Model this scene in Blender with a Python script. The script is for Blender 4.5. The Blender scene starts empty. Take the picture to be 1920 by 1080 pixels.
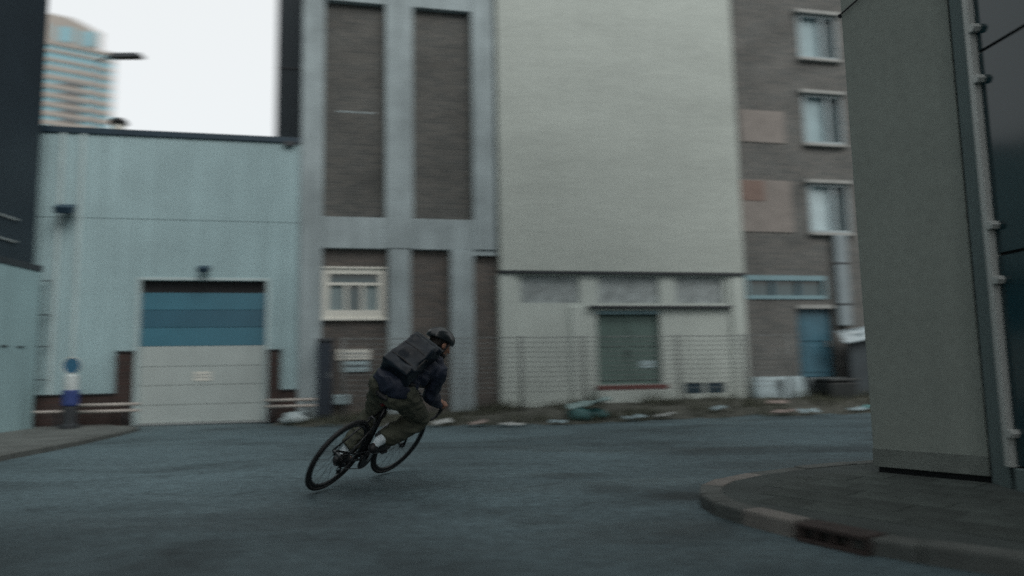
import bpy, bmesh, math, random
from math import radians, sin, cos, pi, sqrt
from mathutils import Vector, Matrix, noise
random.seed(7)
S = bpy.context.scene
COL = S.collection

# ------------------------------------------------------------------ camera
PITCH, ROLL, CAMH = radians(6.45), radians(1.06), 0.95
cam = bpy.data.cameras.new('camera')
cam.sensor_width = 36.0
cam.lens = 36.0 * 1350 / 1920
cam.clip_end = 3000
cam.dof.use_dof = True
cam.dof.focus_distance = 6.3
cam.dof.aperture_fstop = 0.75
cam.dof.aperture_ratio = 0.2
cam_o = bpy.data.objects.new('camera', cam)
COL.objects.link(cam_o)
cam_o.matrix_world = (Matrix.Translation((0, 0, CAMH)) @ Matrix.Rotation(pi / 2 + PITCH, 4, 'X') @ Matrix.Rotation(-ROLL, 4, 'Z'))
S.camera = cam_o

# ------------------------------------------------------------------ sky, sun, exposure
SUN_EL, SUN_AZ = radians(42), radians(142)
world = bpy.data.worlds.new('World')
S.world = world
world.use_nodes = True
wn, wl = world.node_tree.nodes, world.node_tree.links
wn.clear()
w_out = wn.new('ShaderNodeOutputWorld')
w_add = wn.new('ShaderNodeAddShader')
w_bg1 = wn.new('ShaderNodeBackground')
w_bg2 = wn.new('ShaderNodeBackground')
w_sky = wn.new('ShaderNodeTexSky')
w_sky.sky_type = 'NISHITA'
w_sky.sun_disc = False
w_sky.sun_elevation = SUN_EL
w_sky.sun_rotation = SUN_AZ
w_sky.air_density = 1.0
w_sky.dust_density = 4.0
w_bg1.inputs['Strength'].default_value = 0.02
w_bg2.inputs['Color'].default_value = (0.80, 0.82, 0.81, 1)      # even cloud cover
w_bg2.inputs['Strength'].default_value = 1.04
wl.new(w_sky.outputs[0], w_bg1.inputs['Color'])
wl.new(w_bg1.outputs[0], w_add.inputs[0])
wl.new(w_bg2.outputs[0], w_add.inputs[1])
wl.new(w_add.outputs[0], w_out.inputs['Surface'])

sun = bpy.data.lights.new('sun', 'SUN')
sun.energy = 1.4
sun.angle = radians(35)
sun.color = (1.0, 0.98, 0.95)
sun_o = bpy.data.objects.new('sun', sun)
COL.objects.link(sun_o)
_d = Vector((sin(SUN_AZ) * cos(SUN_EL), cos(SUN_AZ) * cos(SUN_EL), sin(SUN_EL)))
sun_o.rotation_euler = (-_d).to_track_quat('-Z', 'Y').to_euler()
sun_o.location = (0, -10, 30)
S.view_settings.view_transform = 'Standard'
S.view_settings.look = 'None'
S.view_settings.exposure = 0.0
S.view_settings.gamma = 1.0
S.view_settings.use_curve_mapping = False
S.cycles.max_bounces = 6
S.cycles.diffuse_bounces = 3
S.cycles.use_denoising = False

# ------------------------------------------------------------------ materials
MATS = {}
def mat(name, col, rough=0.8, var=0.12, scale=2.0, bump=0.15, bscale=60.0, metal=0.0, streak=0.0, spec=0.4, stretch=(1, 1, 1), fine=0.06):
    """plain surface: large soft variation, fine grain, optional vertical dirt streaks, small bump"""
    if name in MATS: return MATS[name]
    m = bpy.data.materials.new(name); m.use_nodes = True
    nt = m.node_tree; n, l = nt.nodes, nt.links
    b = n['Principled BSDF']
    b.inputs['Roughness'].default_value = rough
    b.inputs['Metallic'].default_value = metal
    b.inputs['Specular IOR Level'].default_value = spec
    tc = n.new('ShaderNodeTexCoord')
    mp = n.new('ShaderNodeMapping'); mp.inputs['Scale'].default_value = stretch
    l.new(tc.outputs['Object'], mp.inputs['Vector'])
    def noi(sc, det, src=mp):
        t = n.new('ShaderNodeTexNoise'); t.inputs['Scale'].default_value = sc; t.inputs['Detail'].default_value = det
        l.new(src.outputs[0], t.inputs['Vector']); return t
    def mul(a, lo, hi, fac):
        mr = n.new('ShaderNodeMapRange'); mr.inputs['From Min'].default_value = 0.3; mr.inputs['From Max'].default_value = 0.7
        mr.inputs['To Min'].default_value = lo; mr.inputs['To Max'].default_value = hi
        l.new(fac, mr.inputs['Value'])
        x = n.new('ShaderNodeMix'); x.data_type = 'RGBA'; x.blend_type = 'MULTIPLY'; x.inputs['Factor'].default_value = 1
        if isinstance(a, tuple): x.inputs['A'].default_value = a
        else: l.new(a, x.inputs['A'])
        l.new(mr.outputs[0], x.inputs['B']); return x.outputs['Result']
    c = (*col, 1)
    c = mul(c, 1 - var, 1 + var, noi(scale, 5).outputs[0])
    if fine: c = mul(c, 1 - fine, 1 + fine, noi(scale * 14, 3).outputs[0])
    if streak:
        ms = n.new('ShaderNodeMapping'); ms.inputs['Scale'].default_value = (5, 5, 0.35)
        l.new(tc.outputs['Object'], ms.inputs['Vector'])
        c = mul(c, 1 - streak, 1 + streak * 0.4, noi(1.0, 4, ms).outputs[0])
    l.new(c, b.inputs['Base Color'])
    if bump:
        bn = n.new('ShaderNodeBump'); bn.inputs['Strength'].default_value = bump; bn.inputs['Distance'].default_value = 0.01
        l.new(noi(bscale, 4).outputs[0], bn.inputs['Height']); l.new(bn.outputs[0], b.inputs['Normal'])
    MATS[name] = m
    return m

def brick_mat(name, c1, c2, mortar, rough=0.9, sc=1.0, soot=0.25):
    if name in MATS: return MATS[name]
    m = bpy.data.materials.new(name); m.use_nodes = True
    n, l = m.node_tree.nodes, m.node_tree.links
    b = n['Principled BSDF']; b.inputs['Roughness'].default_value = rough; b.inputs['Specular IOR Level'].default_value = 0.25
    tc = n.new('ShaderNodeTexCoord'); sp = n.new('ShaderNodeSeparateXYZ'); ad = n.new('ShaderNodeMath'); ad.operation = 'ADD'
    cb = n.new('ShaderNodeCombineXYZ')
    l.new(tc.outputs['Object'], sp.inputs[0]); l.new(sp.outputs[0], ad.inputs[0]); l.new(sp.outputs[1], ad.inputs[1])
    l.new(ad.outputs[0], cb.inputs[0]); l.new(sp.outputs[2], cb.inputs[1])
    br = n.new('ShaderNodeTexBrick')
    br.inputs['Scale'].default_value = sc
    br.inputs['Brick Width'].default_value = 0.22; br.inputs['Row Height'].default_value = 0.065
    br.inputs['Mortar Size'].default_value = 0.006; br.inputs['Mortar Smooth'].default_value = 0.3
    br.inputs['Color1'].default_value = (*c1, 1); br.inputs['Color2'].default_value = (*c2, 1); br.inputs['Mortar'].default_value = (*mortar, 1)
    l.new(cb.outputs[0], br.inputs['Vector'])
    nz = n.new('ShaderNodeTexNoise'); nz.inputs['Scale'].default_value = 1.1; nz.inputs['Detail'].default_value = 6
    mpz = n.new('ShaderNodeMapping'); mpz.inputs['Scale'].default_value = (1, 1, 1.7)
    l.new(tc.outputs['Object'], mpz.inputs[0]); l.new(mpz.outputs[0], nz.inputs['Vector'])
    mr = n.new('ShaderNodeMapRange'); mr.inputs['From Min'].default_value = 0.3; mr.inputs['From Max'].default_value = 0.7
    mr.inputs['To Min'].default_value = 1 - soot; mr.inputs['To Max'].default_value = 1 + soot
    l.new(nz.outputs[0], mr.inputs['Value'])
    x = n.new('ShaderNodeMix'); x.data_type = 'RGBA'; x.blend_type = 'MULTIPLY'; x.inputs['Factor'].default_value = 1
    l.new(br.outputs['Color'], x.inputs['A']); l.new(mr.outputs[0], x.inputs['B']); l.new(x.outputs['Result'], b.inputs['Base Color'])
    bn = n.new('ShaderNodeBump'); bn.inputs['Strength'].default_value = 0.6; bn.inputs['Distance'].default_value = 0.006; bn.invert = True
    l.new(br.outputs['Fac'], bn.inputs['Height']); l.new(bn.outputs[0], b.inputs['Normal'])
    MATS[name] = m
    return m

def asphalt_mat():
    m = bpy.data.materials.new('asphalt'); m.use_nodes = True
    n, l = m.node_tree.nodes, m.node_tree.links
    b = n['Principled BSDF']; b.inputs['Specular IOR Level'].default_value = 0.35
    tc = n.new('ShaderNodeTexCoord')
    def noi(sc, det, stretch=(1, 1, 1), rot=0, dist=0):
        mp = n.new('ShaderNodeMapping'); mp.inputs['Scale'].default_value = stretch; mp.inputs['Rotation'].default_value = (0, 0, rot)
        l.new(tc.outputs['Object'], mp.inputs[0])
        t = n.new('ShaderNodeTexNoise'); t.inputs['Scale'].default_value = sc; t.inputs['Detail'].default_value = det; t.inputs['Distortion'].default_value = dist
        l.new(mp.outputs[0], t.inputs['Vector']); return t.outputs[0]
    def rng(f, a, c, lo, hi):
        mr = n.new('ShaderNodeMapRange'); mr.inputs[1].default_value = a; mr.inputs[2].default_value = c; mr.inputs[3].default_value = lo; mr.inputs[4].default_value = hi
        l.new(f, mr.inputs[0]); return mr.outputs[0]
    def mulc(a, f):
        x = n.new('ShaderNodeMix'); x.data_type = 'RGBA'; x.blend_type = 'MULTIPLY'; x.inputs['Factor'].default_value = 1
        if isinstance(a, tuple): x.inputs['A'].default_value = a
        else: l.new(a, x.inputs['A'])
        l.new(f, x.inputs['B']); return x.outputs['Result']
    c = (0.097, 0.145, 0.162, 1)
    c = mulc(c, rng(noi(0.35, 4, (1, 1, 1)), 0.32, 0.68, 0.62, 1.22))             # broad worn areas
    c = mulc(c, rng(noi(0.55, 5, (0.7, 1.3, 1), 0.35, 0.8), 0.48, 0.68, 1.0, 0.55))   # tyre-worn, oily bands
    c = mulc(c, rng(noi(1.9, 6, (0.8, 1.2, 1), 0.2, 1.2), 0.55, 0.72, 1.0, 0.72))
    c = mulc(c, rng(noi(11, 5), 0.35, 0.65, 0.84, 1.14))     # small stains
    # corner shading painted into the colour of the near road, with a wandering edge
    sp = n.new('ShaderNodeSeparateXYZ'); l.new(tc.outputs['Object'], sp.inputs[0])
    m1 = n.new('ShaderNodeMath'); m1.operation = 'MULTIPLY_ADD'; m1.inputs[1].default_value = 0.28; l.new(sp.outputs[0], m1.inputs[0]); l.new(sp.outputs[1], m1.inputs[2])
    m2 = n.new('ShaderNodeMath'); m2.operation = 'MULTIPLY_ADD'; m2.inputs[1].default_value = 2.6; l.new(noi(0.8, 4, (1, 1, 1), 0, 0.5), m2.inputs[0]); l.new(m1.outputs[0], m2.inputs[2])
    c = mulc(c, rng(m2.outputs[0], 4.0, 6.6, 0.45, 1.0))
    # separate old oil and damp stains
    nz = noi(2.6, 5, (1, 1, 1), 0, 0.4)
    for cx, cy, ra, rb, k in ((0.45, 6.62, .62, .24, .62), (0.78, 5.92, .26, .36, .62), (1.15, 5.52, .46, .20, .55), (-1.85, 3.85, .42, .75, .6), (-1.6, 3.15, .5, .3, .6), (0.15, 4.75, .3, .22, .75),
                            (3.4, 8.3, 2.4, .42, .68), (1.2, 9.3, 1.9, .3, .75), (-3.9, 4.2, 1.0, .35, .7), (-0.9, 7.6, 1.5, .28, .75), (-4.4, 6.6, 1.4, .3, .75)):
        dx = n.new('ShaderNodeMath'); dx.operation = 'MULTIPLY_ADD'; dx.inputs[1].default_value = 1 / ra; dx.inputs[2].default_value = -cx / ra; l.new(sp.outputs[0], dx.inputs[0])
        dy = n.new('ShaderNodeMath'); dy.operation = 'MULTIPLY_ADD'; dy.inputs[1].default_value = 1 / rb; dy.inputs[2].default_value = -cy / rb; l.new(sp.outputs[1], dy.inputs[0])
        x2 = n.new('ShaderNodeMath'); x2.operation = 'MULTIPLY'; l.new(dx.outputs[0], x2.inputs[0]); l.new(dx.outputs[0], x2.inputs[1])
        y2 = n.new('ShaderNodeMath'); y2.operation = 'MULTIPLY_ADD'; l.new(dy.outputs[0], y2.inputs[0]); l.new(dy.outputs[0], y2.inputs[1]); l.new(x2.outputs[0], y2.inputs[2])
        w2 = n.new('ShaderNodeMath'); w2.operation = 'MULTIPLY_ADD'; w2.inputs[1].default_value = 2.4; l.new(nz, w2.inputs[0]); l.new(y2.outputs[0], w2.inputs[2])
        c = mulc(c, rng(w2.outputs[0], 1.1, 2.2, k, 1.0))
    c = mulc(c, rng(noi(95, 2), 0.3, 0.7, 0.62, 1.4))                              # aggregate
    l.new(c, b.inputs['Base Color'])
    l.new(rng(noi(0.9, 4, (0.35, 1.5, 1), 0.25, 0.6), 0.5, 0.7, 0.72, 0.5), b.inputs['Roughness'])
    bn = n.new('ShaderNodeBump'); bn.inputs['Strength'].default_value = 0.5; bn.inputs['Distance'].default_value = 0.006
    l.new(noi(120, 3), bn.inputs['Height']); l.new(bn.outputs[0], b.inputs['Normal'])
    MATS['asphalt'] = m
    return m

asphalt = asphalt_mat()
cladding_m = mat('painted_cladding', (0.335, 0.465, 0.49), 0.55, 0.10, 0.8, 0.05, 30, streak=0.10, fine=0.03)
trim_m = mat('pale_trim', (0.42, 0.52, 0.53), 0.5, 0.08, 2, 0.05)
fascia_m = mat('navy_fascia', (0.018, 0.04, 0.06), 0.5, 0.15, 2, 0.05)
concrete_m = mat('aged_concrete', (0.335, 0.40, 0.418), 0.9, 0.16, 1.6, 0.35, 45, streak=0.22)
render_m = mat('cream_render', (0.43, 0.475, 0.445), 0.92, 0.07, 0.6, 0.35, 55, streak=0.025, stretch=(.5, .5, 2.2))
render_low_m = mat('cream_paint', (0.48, 0.535, 0.505), 0.9, 0.07, 1.2, 0.3, 50, streak=0.10)
rough_panel_m = mat('roughcast', (0.30, 0.34, 0.345), 0.95, 0.28, 6, 0.9, 25)
brick_dark = brick_mat('sooty_brick', (0.116, 0.114, 0.106), (0.078, 0.082, 0.080), (0.15, 0.155, 0.15), soot=0.16)
brick_low = brick_mat('brown_brick', (0.13, 0.112, 0.10), (0.09, 0.085, 0.08), (0.14, 0.14, 0.135), soot=0.16)
brick_right = brick_mat('weathered_brick', (0.145, 0.142, 0.134), (0.10, 0.106, 0.104), (0.165, 0.17, 0.165), soot=0.18)
brick_plinth = brick_mat('plinth_brick', (0.06, 0.038, 0.034), (0.045, 0.034, 0.032), (0.06, 0.055, 0.05))
dark_clad_m = mat('dark_cladding', (0.018, 0.03, 0.04), 0.6, 0.12, 1, 0.05, 30)
dark_steel_m = mat('dark_steel', (0.03, 0.036, 0.042), 0.5, 0.2, 4, 0.05, 40)
galv_m = mat('galvanised', (0.36, 0.39, 0.39), 0.45, 0.15, 6, 0.05, metal=0.5)
white_m = mat('white_paint', (0.66, 0.66, 0.60), 0.5, 0.06, 3, 0.05)
glass_m = mat('window_glass', (0.05, 0.085, 0.095), 0.06, 0.1, 1, 0, spec=0.6, fine=0)
blind_m = mat('pale_blind', (0.28, 0.39, 0.42), 0.5, 0.12, 3, 0.05, streak=0.1)
blue_reflection_m = mat('blue_door_reflection', (0.05, 0.168, 0.23), 0.35, 0.07, 2, 0.03, fine=0.02)  # blue reflection in the glazed door sections, painted as base colour
blue_reflection_dk_m = mat('deep_blue_door_reflection', (0.036, 0.118, 0.17), 0.35, 0.07, 2, 0.03, fine=0.02)  # darker band of the same painted reflection
grey_door_m = mat('grey_door_paint', (0.40, 0.455, 0.445), 0.55, 0.06, 2, 0.05, streak=0.06)
patch_m = mat('pink_plaster', (0.235, 0.215, 0.20), 0.9, 0.12, 4, 0.3)
patch_red_m = mat('red_plaster', (0.20, 0.145, 0.125), 0.9, 0.12, 4, 0.3)
sky_frame_m = mat('blue_frame', (0.175, 0.29, 0.325), 0.5, 0.1, 3, 0.05)
green_m = mat('green_paint', (0.105, 0.165, 0.150), 0.6, 0.14, 3, 0.1, streak=0.15)
teal_door_m = mat('blue_paint', (0.045, 0.13, 0.18), 0.5, 0.2, 2, 0.05, streak=0.2)
red_m = mat('dull_red', (0.14, 0.055, 0.05), 0.7, 0.2, 4, 0.1)
pillar_m = mat('painted_concrete_panel', (0.262, 0.292, 0.264), 0.85, 0.06, 1.2, 0.12, 90, streak=0.06)
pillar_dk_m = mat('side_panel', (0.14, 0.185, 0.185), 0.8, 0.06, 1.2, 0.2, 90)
alu_m = mat('anodised_trim', (0.50, 0.52, 0.50), 0.45, 0.06, 3, 0.03, metal=0.2)
tglass_m = mat('tinted_glass', (0.008, 0.034, 0.042), 0.12, 0.1, 1, 0, spec=0.5, fine=0)
rubber_m = mat('black_rubber', (0.012, 0.013, 0.015), 0.6, 0.15, 20, 0.1, 200)
pave_m = mat('worn_pavement', (0.056, 0.068, 0.065), 0.9, 0.22, 2.2, 0.6, 60)
pave_brown_m = mat('sandy_pavement', (0.118, 0.128, 0.122), 0.92, 0.25, 1.8, 0.6, 50)
kerb_m = mat('kerb_concrete', (0.10, 0.108, 0.102), 0.9, 0.2, 5, 0.5, 50)
kerb_pale_m = mat('pale_kerb', (0.185, 0.172, 0.158), 0.9, 0.15, 5, 0.5, 50)
rust_m = mat('rusty_iron', (0.045, 0.033, 0.030), 0.8, 0.3, 12, 0.4, 60)
soil_m = mat('weedy_soil', (0.075, 0.078, 0.066), 0.95, 0.35, 3, 0.9, 30)
tower_stone_m = mat('pink_stone', (0.315, 0.29, 0.265), 0.85, 0.06, 0.1, 0.0)
tower_glass_m = mat('tower_glass', (0.15, 0.335, 0.40), 0.3, 0.1, 0.1, 0.0, spec=0.4)
tower_dark_m = mat('tower_recess', (0.11, 0.12, 0.125), 0.6, 0.1, 0.1, 0.0)

# ------------------------------------------------------------------ mesh helpers
class MB:
    """collects shapes, links them as ONE mesh object; o is subtracted so that the thing's Empty sits at its base"""
    def __init__(s, o=(0, 0, 0)):
        s.v, s.f, s.o = [], [], Vector(o)
    def add(s, vs, fs):
        k = len(s.v); s.v += [Vector(p) - s.o for p in vs]; s.f += [tuple(i + k for i in f) for f in fs]; return s
    def box(s, x0, x1, y0, y1, z0, z1):
        return s.add([(x0, y0, z0), (x1, y0, z0), (x1, y1, z0), (x0, y1, z0), (x0, y0, z1), (x1, y0, z1), (x1, y1, z1), (x0, y1, z1)],
                     [(0, 3, 2, 1), (4, 5, 6, 7), (0, 1, 5, 4), (1, 2, 6, 5), (2, 3, 7, 6), (3, 0, 4, 7)])
    def prism(s, poly, z0, z1):
        n = len(poly)
        return s.add([(x, y, z0) for x, y in poly] + [(x, y, z1) for x, y in poly],
                     [tuple(range(n - 1, -1, -1)), tuple(range(n, 2 * n))] + [(i, (i + 1) % n, n + (i + 1) % n, n + i) for i in range(n)])
    def tube(s, pts, r, seg=8, r1=None, cap=True):
        pts = [Vector(p) for p in pts]; vs, fs = [], []
        n = len(pts)
        up = Vector((0, 0, 1))
        t0 = (pts[1] - pts[0]).normalized()
        a = t0.cross(up)
        if a.length < 0.05: a = t0.cross(Vector((1, 0, 0)))
        a.normalize()
        for i, p in enumerate(pts):
            t = (pts[min(i + 1, n - 1)] - pts[max(i - 1, 0)]).normalized()
            a = (a - t * a.dot(t)).normalized(); b = t.cross(a)
            rr = r if r1 is None else r + (r1 - r) * i / (n - 1)
            for k in range(seg):
                q = 2 * pi * k / seg; vs.append(p + (a * cos(q) + b * sin(q)) * rr)
        for i in range(n - 1):
            for k in range(seg):
                k2 = (k + 1) % seg
                fs.append((i * seg + k, i * seg + k2, (i + 1) * seg + k2, (i + 1) * seg + k))
        if cap: fs += [tuple(range(seg - 1, -1, -1)), tuple(range((n - 1) * seg, n * seg))]
        return s.add(vs, fs)
    def torus(s, c, ax, R, r, seg=48, sec=8):
        c = Vector(c); ax = Vector(ax).normalized(); u = ax.orthogonal().normalized(); w = ax.cross(u)
        vs, fs = [], []
        for i in range(seg):
            q = 2 * pi * i / seg; d = u * cos(q) + w * sin(q)
            for k in range(sec):
                t = 2 * pi * k / sec
                rr = r if not isinstance(r, tuple) else None
                a, b = (r, r) if rr is not None else r
                vs.append(c + d * (R + a * cos(t)) + ax * b * sin(t))
        for i in range(seg):
            for k in range(sec):
                fs.append((i * sec + k, ((i + 1) % seg) * sec + k, ((i + 1) % seg) * sec + (k + 1) % sec, i * sec + (k + 1) % sec))
        return s.add(vs, fs)
    def ell(s, c, r, rot=None, seg=16, rings=10):
        c = Vector(c); vs, fs = [], []
        r = (r, r, r) if not isinstance(r, tuple) else r
        for i in range(rings + 1):
            a = pi * i / rings
            for k in range(seg):
                q = 2 * pi * k / seg
                p = Vector((r[0] * sin(a) * cos(q), r[1] * sin(a) * sin(q), r[2] * cos(a)))
                vs.append(c + (rot @ p if rot else p))
        for i in range(rings):
            for k in range(seg):
                fs.append((i * seg + k, (i + 1) * seg + k, (i + 1) * seg + (k + 1) % seg, i * seg + (k + 1) % seg))
        return s.add(vs, fs)
    def cap(s, p0, r0, p1, r1, seg=14):
        """tapered capsule"""
        p0, p1 = Vector(p0), Vector(p1); t = (p1 - p0).normalized(); a = t.orthogonal().normalized(); b = t.cross(a)
        prof = []
        for i in range(6): q = pi / 2 * i / 5; prof.append((p0 - t * r0 * cos(q), r0 * sin(q)))
        for i in range(6): q = pi / 2 * i / 5; prof.append((p1 + t * r1 * sin(q), r1 * cos(q)))
        vs, fs = [], []
        for p, r in prof:
            r = max(r, 1e-4)
            for k in range(seg):
                q = 2 * pi * k / seg; vs.append(p + (a * cos(q) + b * sin(q)) * r)
        for i in range(len(prof) - 1):
            for k in range(seg):
                fs.append((i * seg + k, i * seg + (k + 1) % seg, (i + 1) * seg + (k + 1) % seg, (i + 1) * seg + k))
        return s.add(vs, fs)
    def lathe(s, c, prof, seg=16):
        c = Vector(c); vs, fs = [], []
        for r, z in prof:
            for k in range(seg):
                q = 2 * pi * k / seg; vs.append(c + Vector((r * cos(q), r * sin(q), z)))
        for i in range(len(prof) - 1):
            for k in range(seg):
                fs.append((i * seg + k, i * seg + (k + 1) % seg, (i + 1) * seg + (k + 1) % seg, (i + 1) * seg + k))
        fs += [tuple(range(seg - 1, -1, -1)), tuple(range((len(prof) - 1) * seg, len(prof) * seg))]
        return s.add(vs, fs)
    def build(s, name, m, parent=None, bevel=0, smooth=False, kind=None, label=None):
        me = bpy.data.meshes.new(name)
        me.from_pydata(s.v, [], s.f); me.update()
        bm = bmesh.new(); bm.from_mesh(me)
        bmesh.ops.remove_doubles(bm, verts=bm.verts, dist=1e-5)
        bmesh.ops.recalc_face_normals(bm, faces=bm.faces)
        if bevel:
            bmesh.ops.bevel(bm, geom=[e for e in bm.edges if e.is_manifold and e.calc_face_angle(0) > 0.5], offset=bevel, segments=2, affect='EDGES', profile=0.6, clamp_overlap=True)
        bm.to_mesh(me); bm.free()
        if smooth:
            for p in me.polygons: p.use_smooth = True
        me.materials.append(m)
        return link(name, me, parent, kind, label)

def link(name, me, parent=None, kind=None, label=None):
    ob = bpy.data.objects.new(name, me); COL.objects.link(ob)
    if parent: ob.parent = parent
    if kind: ob['kind'] = kind
    if label: ob['label'] = label
    return ob

def tag(o, label, cat, group=None):
    o['label'] = label; o['category'] = cat
    if group: o['group'] = group
    return o
def struct(o):
    o['kind'] = 'structure'; return o

PHI = radians(12.2)
P0 = Vector((-6.16, 14.30, 0)); FD = Vector((cos(PHI), sin(PHI), 0)); FN = Vector((-sin(PHI), cos(PHI), 0))
def FW(s, d=0, z=0): return P0 + FD * s + FN * d + Vector((0, 0, z))
def fthing(name, label, cat, s, d=0, z=0, group=None):
    """an Empty on the building line: s metres along the frontage, d metres behind it"""
    e = bpy.data.objects.new(name, None); COL.objects.link(e)
    e.location = FW(s, d, z); e.rotation_euler = (0, 0, PHI); e.empty_display_size = 0.2
    e['o'] = (s, d, z); tag(e, label, cat, group); return e
def fmb(e): return MB(tuple(e['o']))
def thing(name, label, cat, loc, rz=0, group=None):
    e = bpy.data.objects.new(name, None); COL.objects.link(e)
    e.location = loc; e.rotation_euler = (0, 0, rz); e.empty_display_size = 0.2
    return tag(e, label, cat, group)
def wall_holes(mb, x0, x1, z0, z1, y0, y1, holes):
    """solid wall with openings, as a grid of boxes merged along columns"""
    zs = sorted({z0, z1, *[h[2] for h in holes], *[h[3] for h in holes]})
    xs = sorted({x0, x1, *[h[0] for h in holes], *[h[1] for h in holes]})
    # front and back faces per free cell, reveals where free meets hole
    def free(i, k):
        if i < 0 or k < 0 or i >= len(xs) - 1 or k >= len(zs) - 1: return False
        cx, cz = (xs[i] + xs[i + 1]) / 2, (zs[k] + zs[k + 1]) / 2
        return not any(h[0] < cx < h[1] and h[2] < cz < h[3] for h in holes)
    for i in range(len(xs) - 1):
        for k in range(len(zs) - 1):
            if not free(i, k): continue
            a, b, c, d = xs[i], xs[i + 1], zs[k], zs[k + 1]
            mb.add([(a, y0, c), (b, y0, c), (b, y0, d), (a, y0, d)], [(0, 1, 2, 3)])
            mb.add([(a, y1, c), (b, y1, c), (b, y1, d), (a, y1, d)], [(0, 3, 2, 1)])
            if not free(i - 1, k): mb.add([(a, y0, c), (a, y1, c), (a, y1, d), (a, y0, d)], [(0, 3, 2, 1)])
            if not free(i + 1, k): mb.add([(b, y0, c), (b, y1, c), (b, y1, d), (b, y0, d)], [(0, 1, 2, 3)])
            if not free(i, k - 1): mb.add([(a, y0, c), (b, y0, c), (b, y1, c), (a, y1, c)], [(0, 3, 2, 1)])
            if not free(i, k + 1): mb.add([(a, y0, d), (b, y0, d), (b, y1, d), (a, y1, d)], [(0, 1, 2, 3)])
    return mb

# ================================================================== the setting
g = MB(); g.add([(-900, -300, -0.06), (900, -300, -0.06), (900, 1500, -0.06), (-900, 1500, -0.06)], [(0, 1, 2, 3)])
struct(g.build('ground', soil_m))
# the road: a gently uneven asphalt sheet
def road_z(x, y): return 0.012 * noise.noise(Vector((x * 0.35, y * 0.35, 1.3)))
rv, rf = [], []
NX, NY = 110, 90
for j in range(NY + 1):
    for i in range(NX + 1):
        x = -14 + 44 * i / NX; y = -18 + 36 * j / NY
        rv.append((x, y, road_z(x, y) - 0.012))
for j in range(NY):
    for i in range(NX):
        a = j * (NX + 1) + i; rf.append((a, a + 1, a + NX + 2, a + NX + 1))
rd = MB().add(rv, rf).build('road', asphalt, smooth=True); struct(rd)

# pavement left of the garage, low kerb towards the road
pl = [(-6.18, 8.6), (-6.32, 10.3), (-6.52, 11.8), (-6.75, 12.9), (-7.3, 13.45), (-8.0, 14.2), (-12.5, 14.2), (-12.5, -10), (-5.6, -10), (-5.9, 5)]
lp = MB().prism(pl, -0.05, 0.05).build('pavement_left', pave_brown_m); struct(lp)
edge = [Vector(p) for p in [(-5.9, 5.0), (-6.18, 8.6), (-6.32, 10.3), (-6.52, 11.8), (-6.75, 12.9), (-7.3, 13.45)]]
def along(poly, step):
    out = []
    for a, b in zip(poly[:-1], poly[1:]):
        L = (b - a).length; n = max(1, round(L / step))
        out += [(a.lerp(b, i / n), a.lerp(b, (i + 1) / n)) for i in range(n)]
    return out
for a, b in along(edge, 0.95):
    t = (b - a).normalized(); q = Vector((t.y, -t.x)) * 0.11
    a2, b2 = a + t * 0.004, b - t * 0.004
    MB().prism([(a2 + q).to_tuple(), (b2 + q).to_tuple(), b2.to_tuple(), a2.to_tuple()], -0.05, 0.055 + random.uniform(-.006, .006)).build('kerbstone', kerb_m, lp, bevel=0.012)

# weedy bank in front of the buildings
vedge = [(-4.6, 13.55), (-3.0, 13.0), (-1.5, 12.55), (-0.2, 12.3), (1.0, 12.45), (2.2, 12.85), (4.05, 13.1), (6.6, 13.85), (9.0, 14.9), (13, 16.2)]
def edge_y(x):
    for a, b in zip(vedge[:-1], vedge[1:]):
        if a[0] <= x <= b[0]: return a[1] + (b[1] - a[1]) * (x - a[0]) / (b[0] - a[0])
    return vedge[-1][1]
def fac_y(x): return 14.30 + (x + 6.16) * math.tan(PHI)
def bank_z(x, t):
    top = 0.02 + 0.2 * max(0, min(1, (x + 4.6) / 7.5))
    w = t * t * (3 - 2 * t)
    return -0.02 + (top + 0.02) * w + 0.035 * noise.noise(Vector((x * 1.6, t * 4, 2))) * min(1, t * 6) + 0.02 * noise.noise(Vector((x * 5, t * 11, 7))) * min(1, t * 6)
vs, fs = [], []
NX, NT = 150, 16
for i in range(NX + 1):
    x = -4.6 + 17.6 * i / NX
    for k in range(NT + 1):
        t = k / NT
        y0 = edge_y(x) + 0.14 * noise.noise(Vector((x * 1.7, 0, 5))) + 0.06 * noise.noise(Vector((x * 6, 0, 8)))
        vs.append((x, y0 + (fac_y(x) + 0.4 - y0) * t, bank_z(x, t)))
for i in range(NX):
    for k in range(NT):
        a = i * (NT + 1) + k; fs.append((a, a + NT + 1, a + NT + 2, a + 1))
struct(MB().add(vs, fs).build('verge', soil_m, smooth=True))
def bank_at(x, y):
    y0 = edge_y(x); t = (y - y0) / (fac_y(x) + 0.4 - y0)
    return bank_z(x, max(0, min(1, t))) if t > 0 else 0.0

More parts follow.
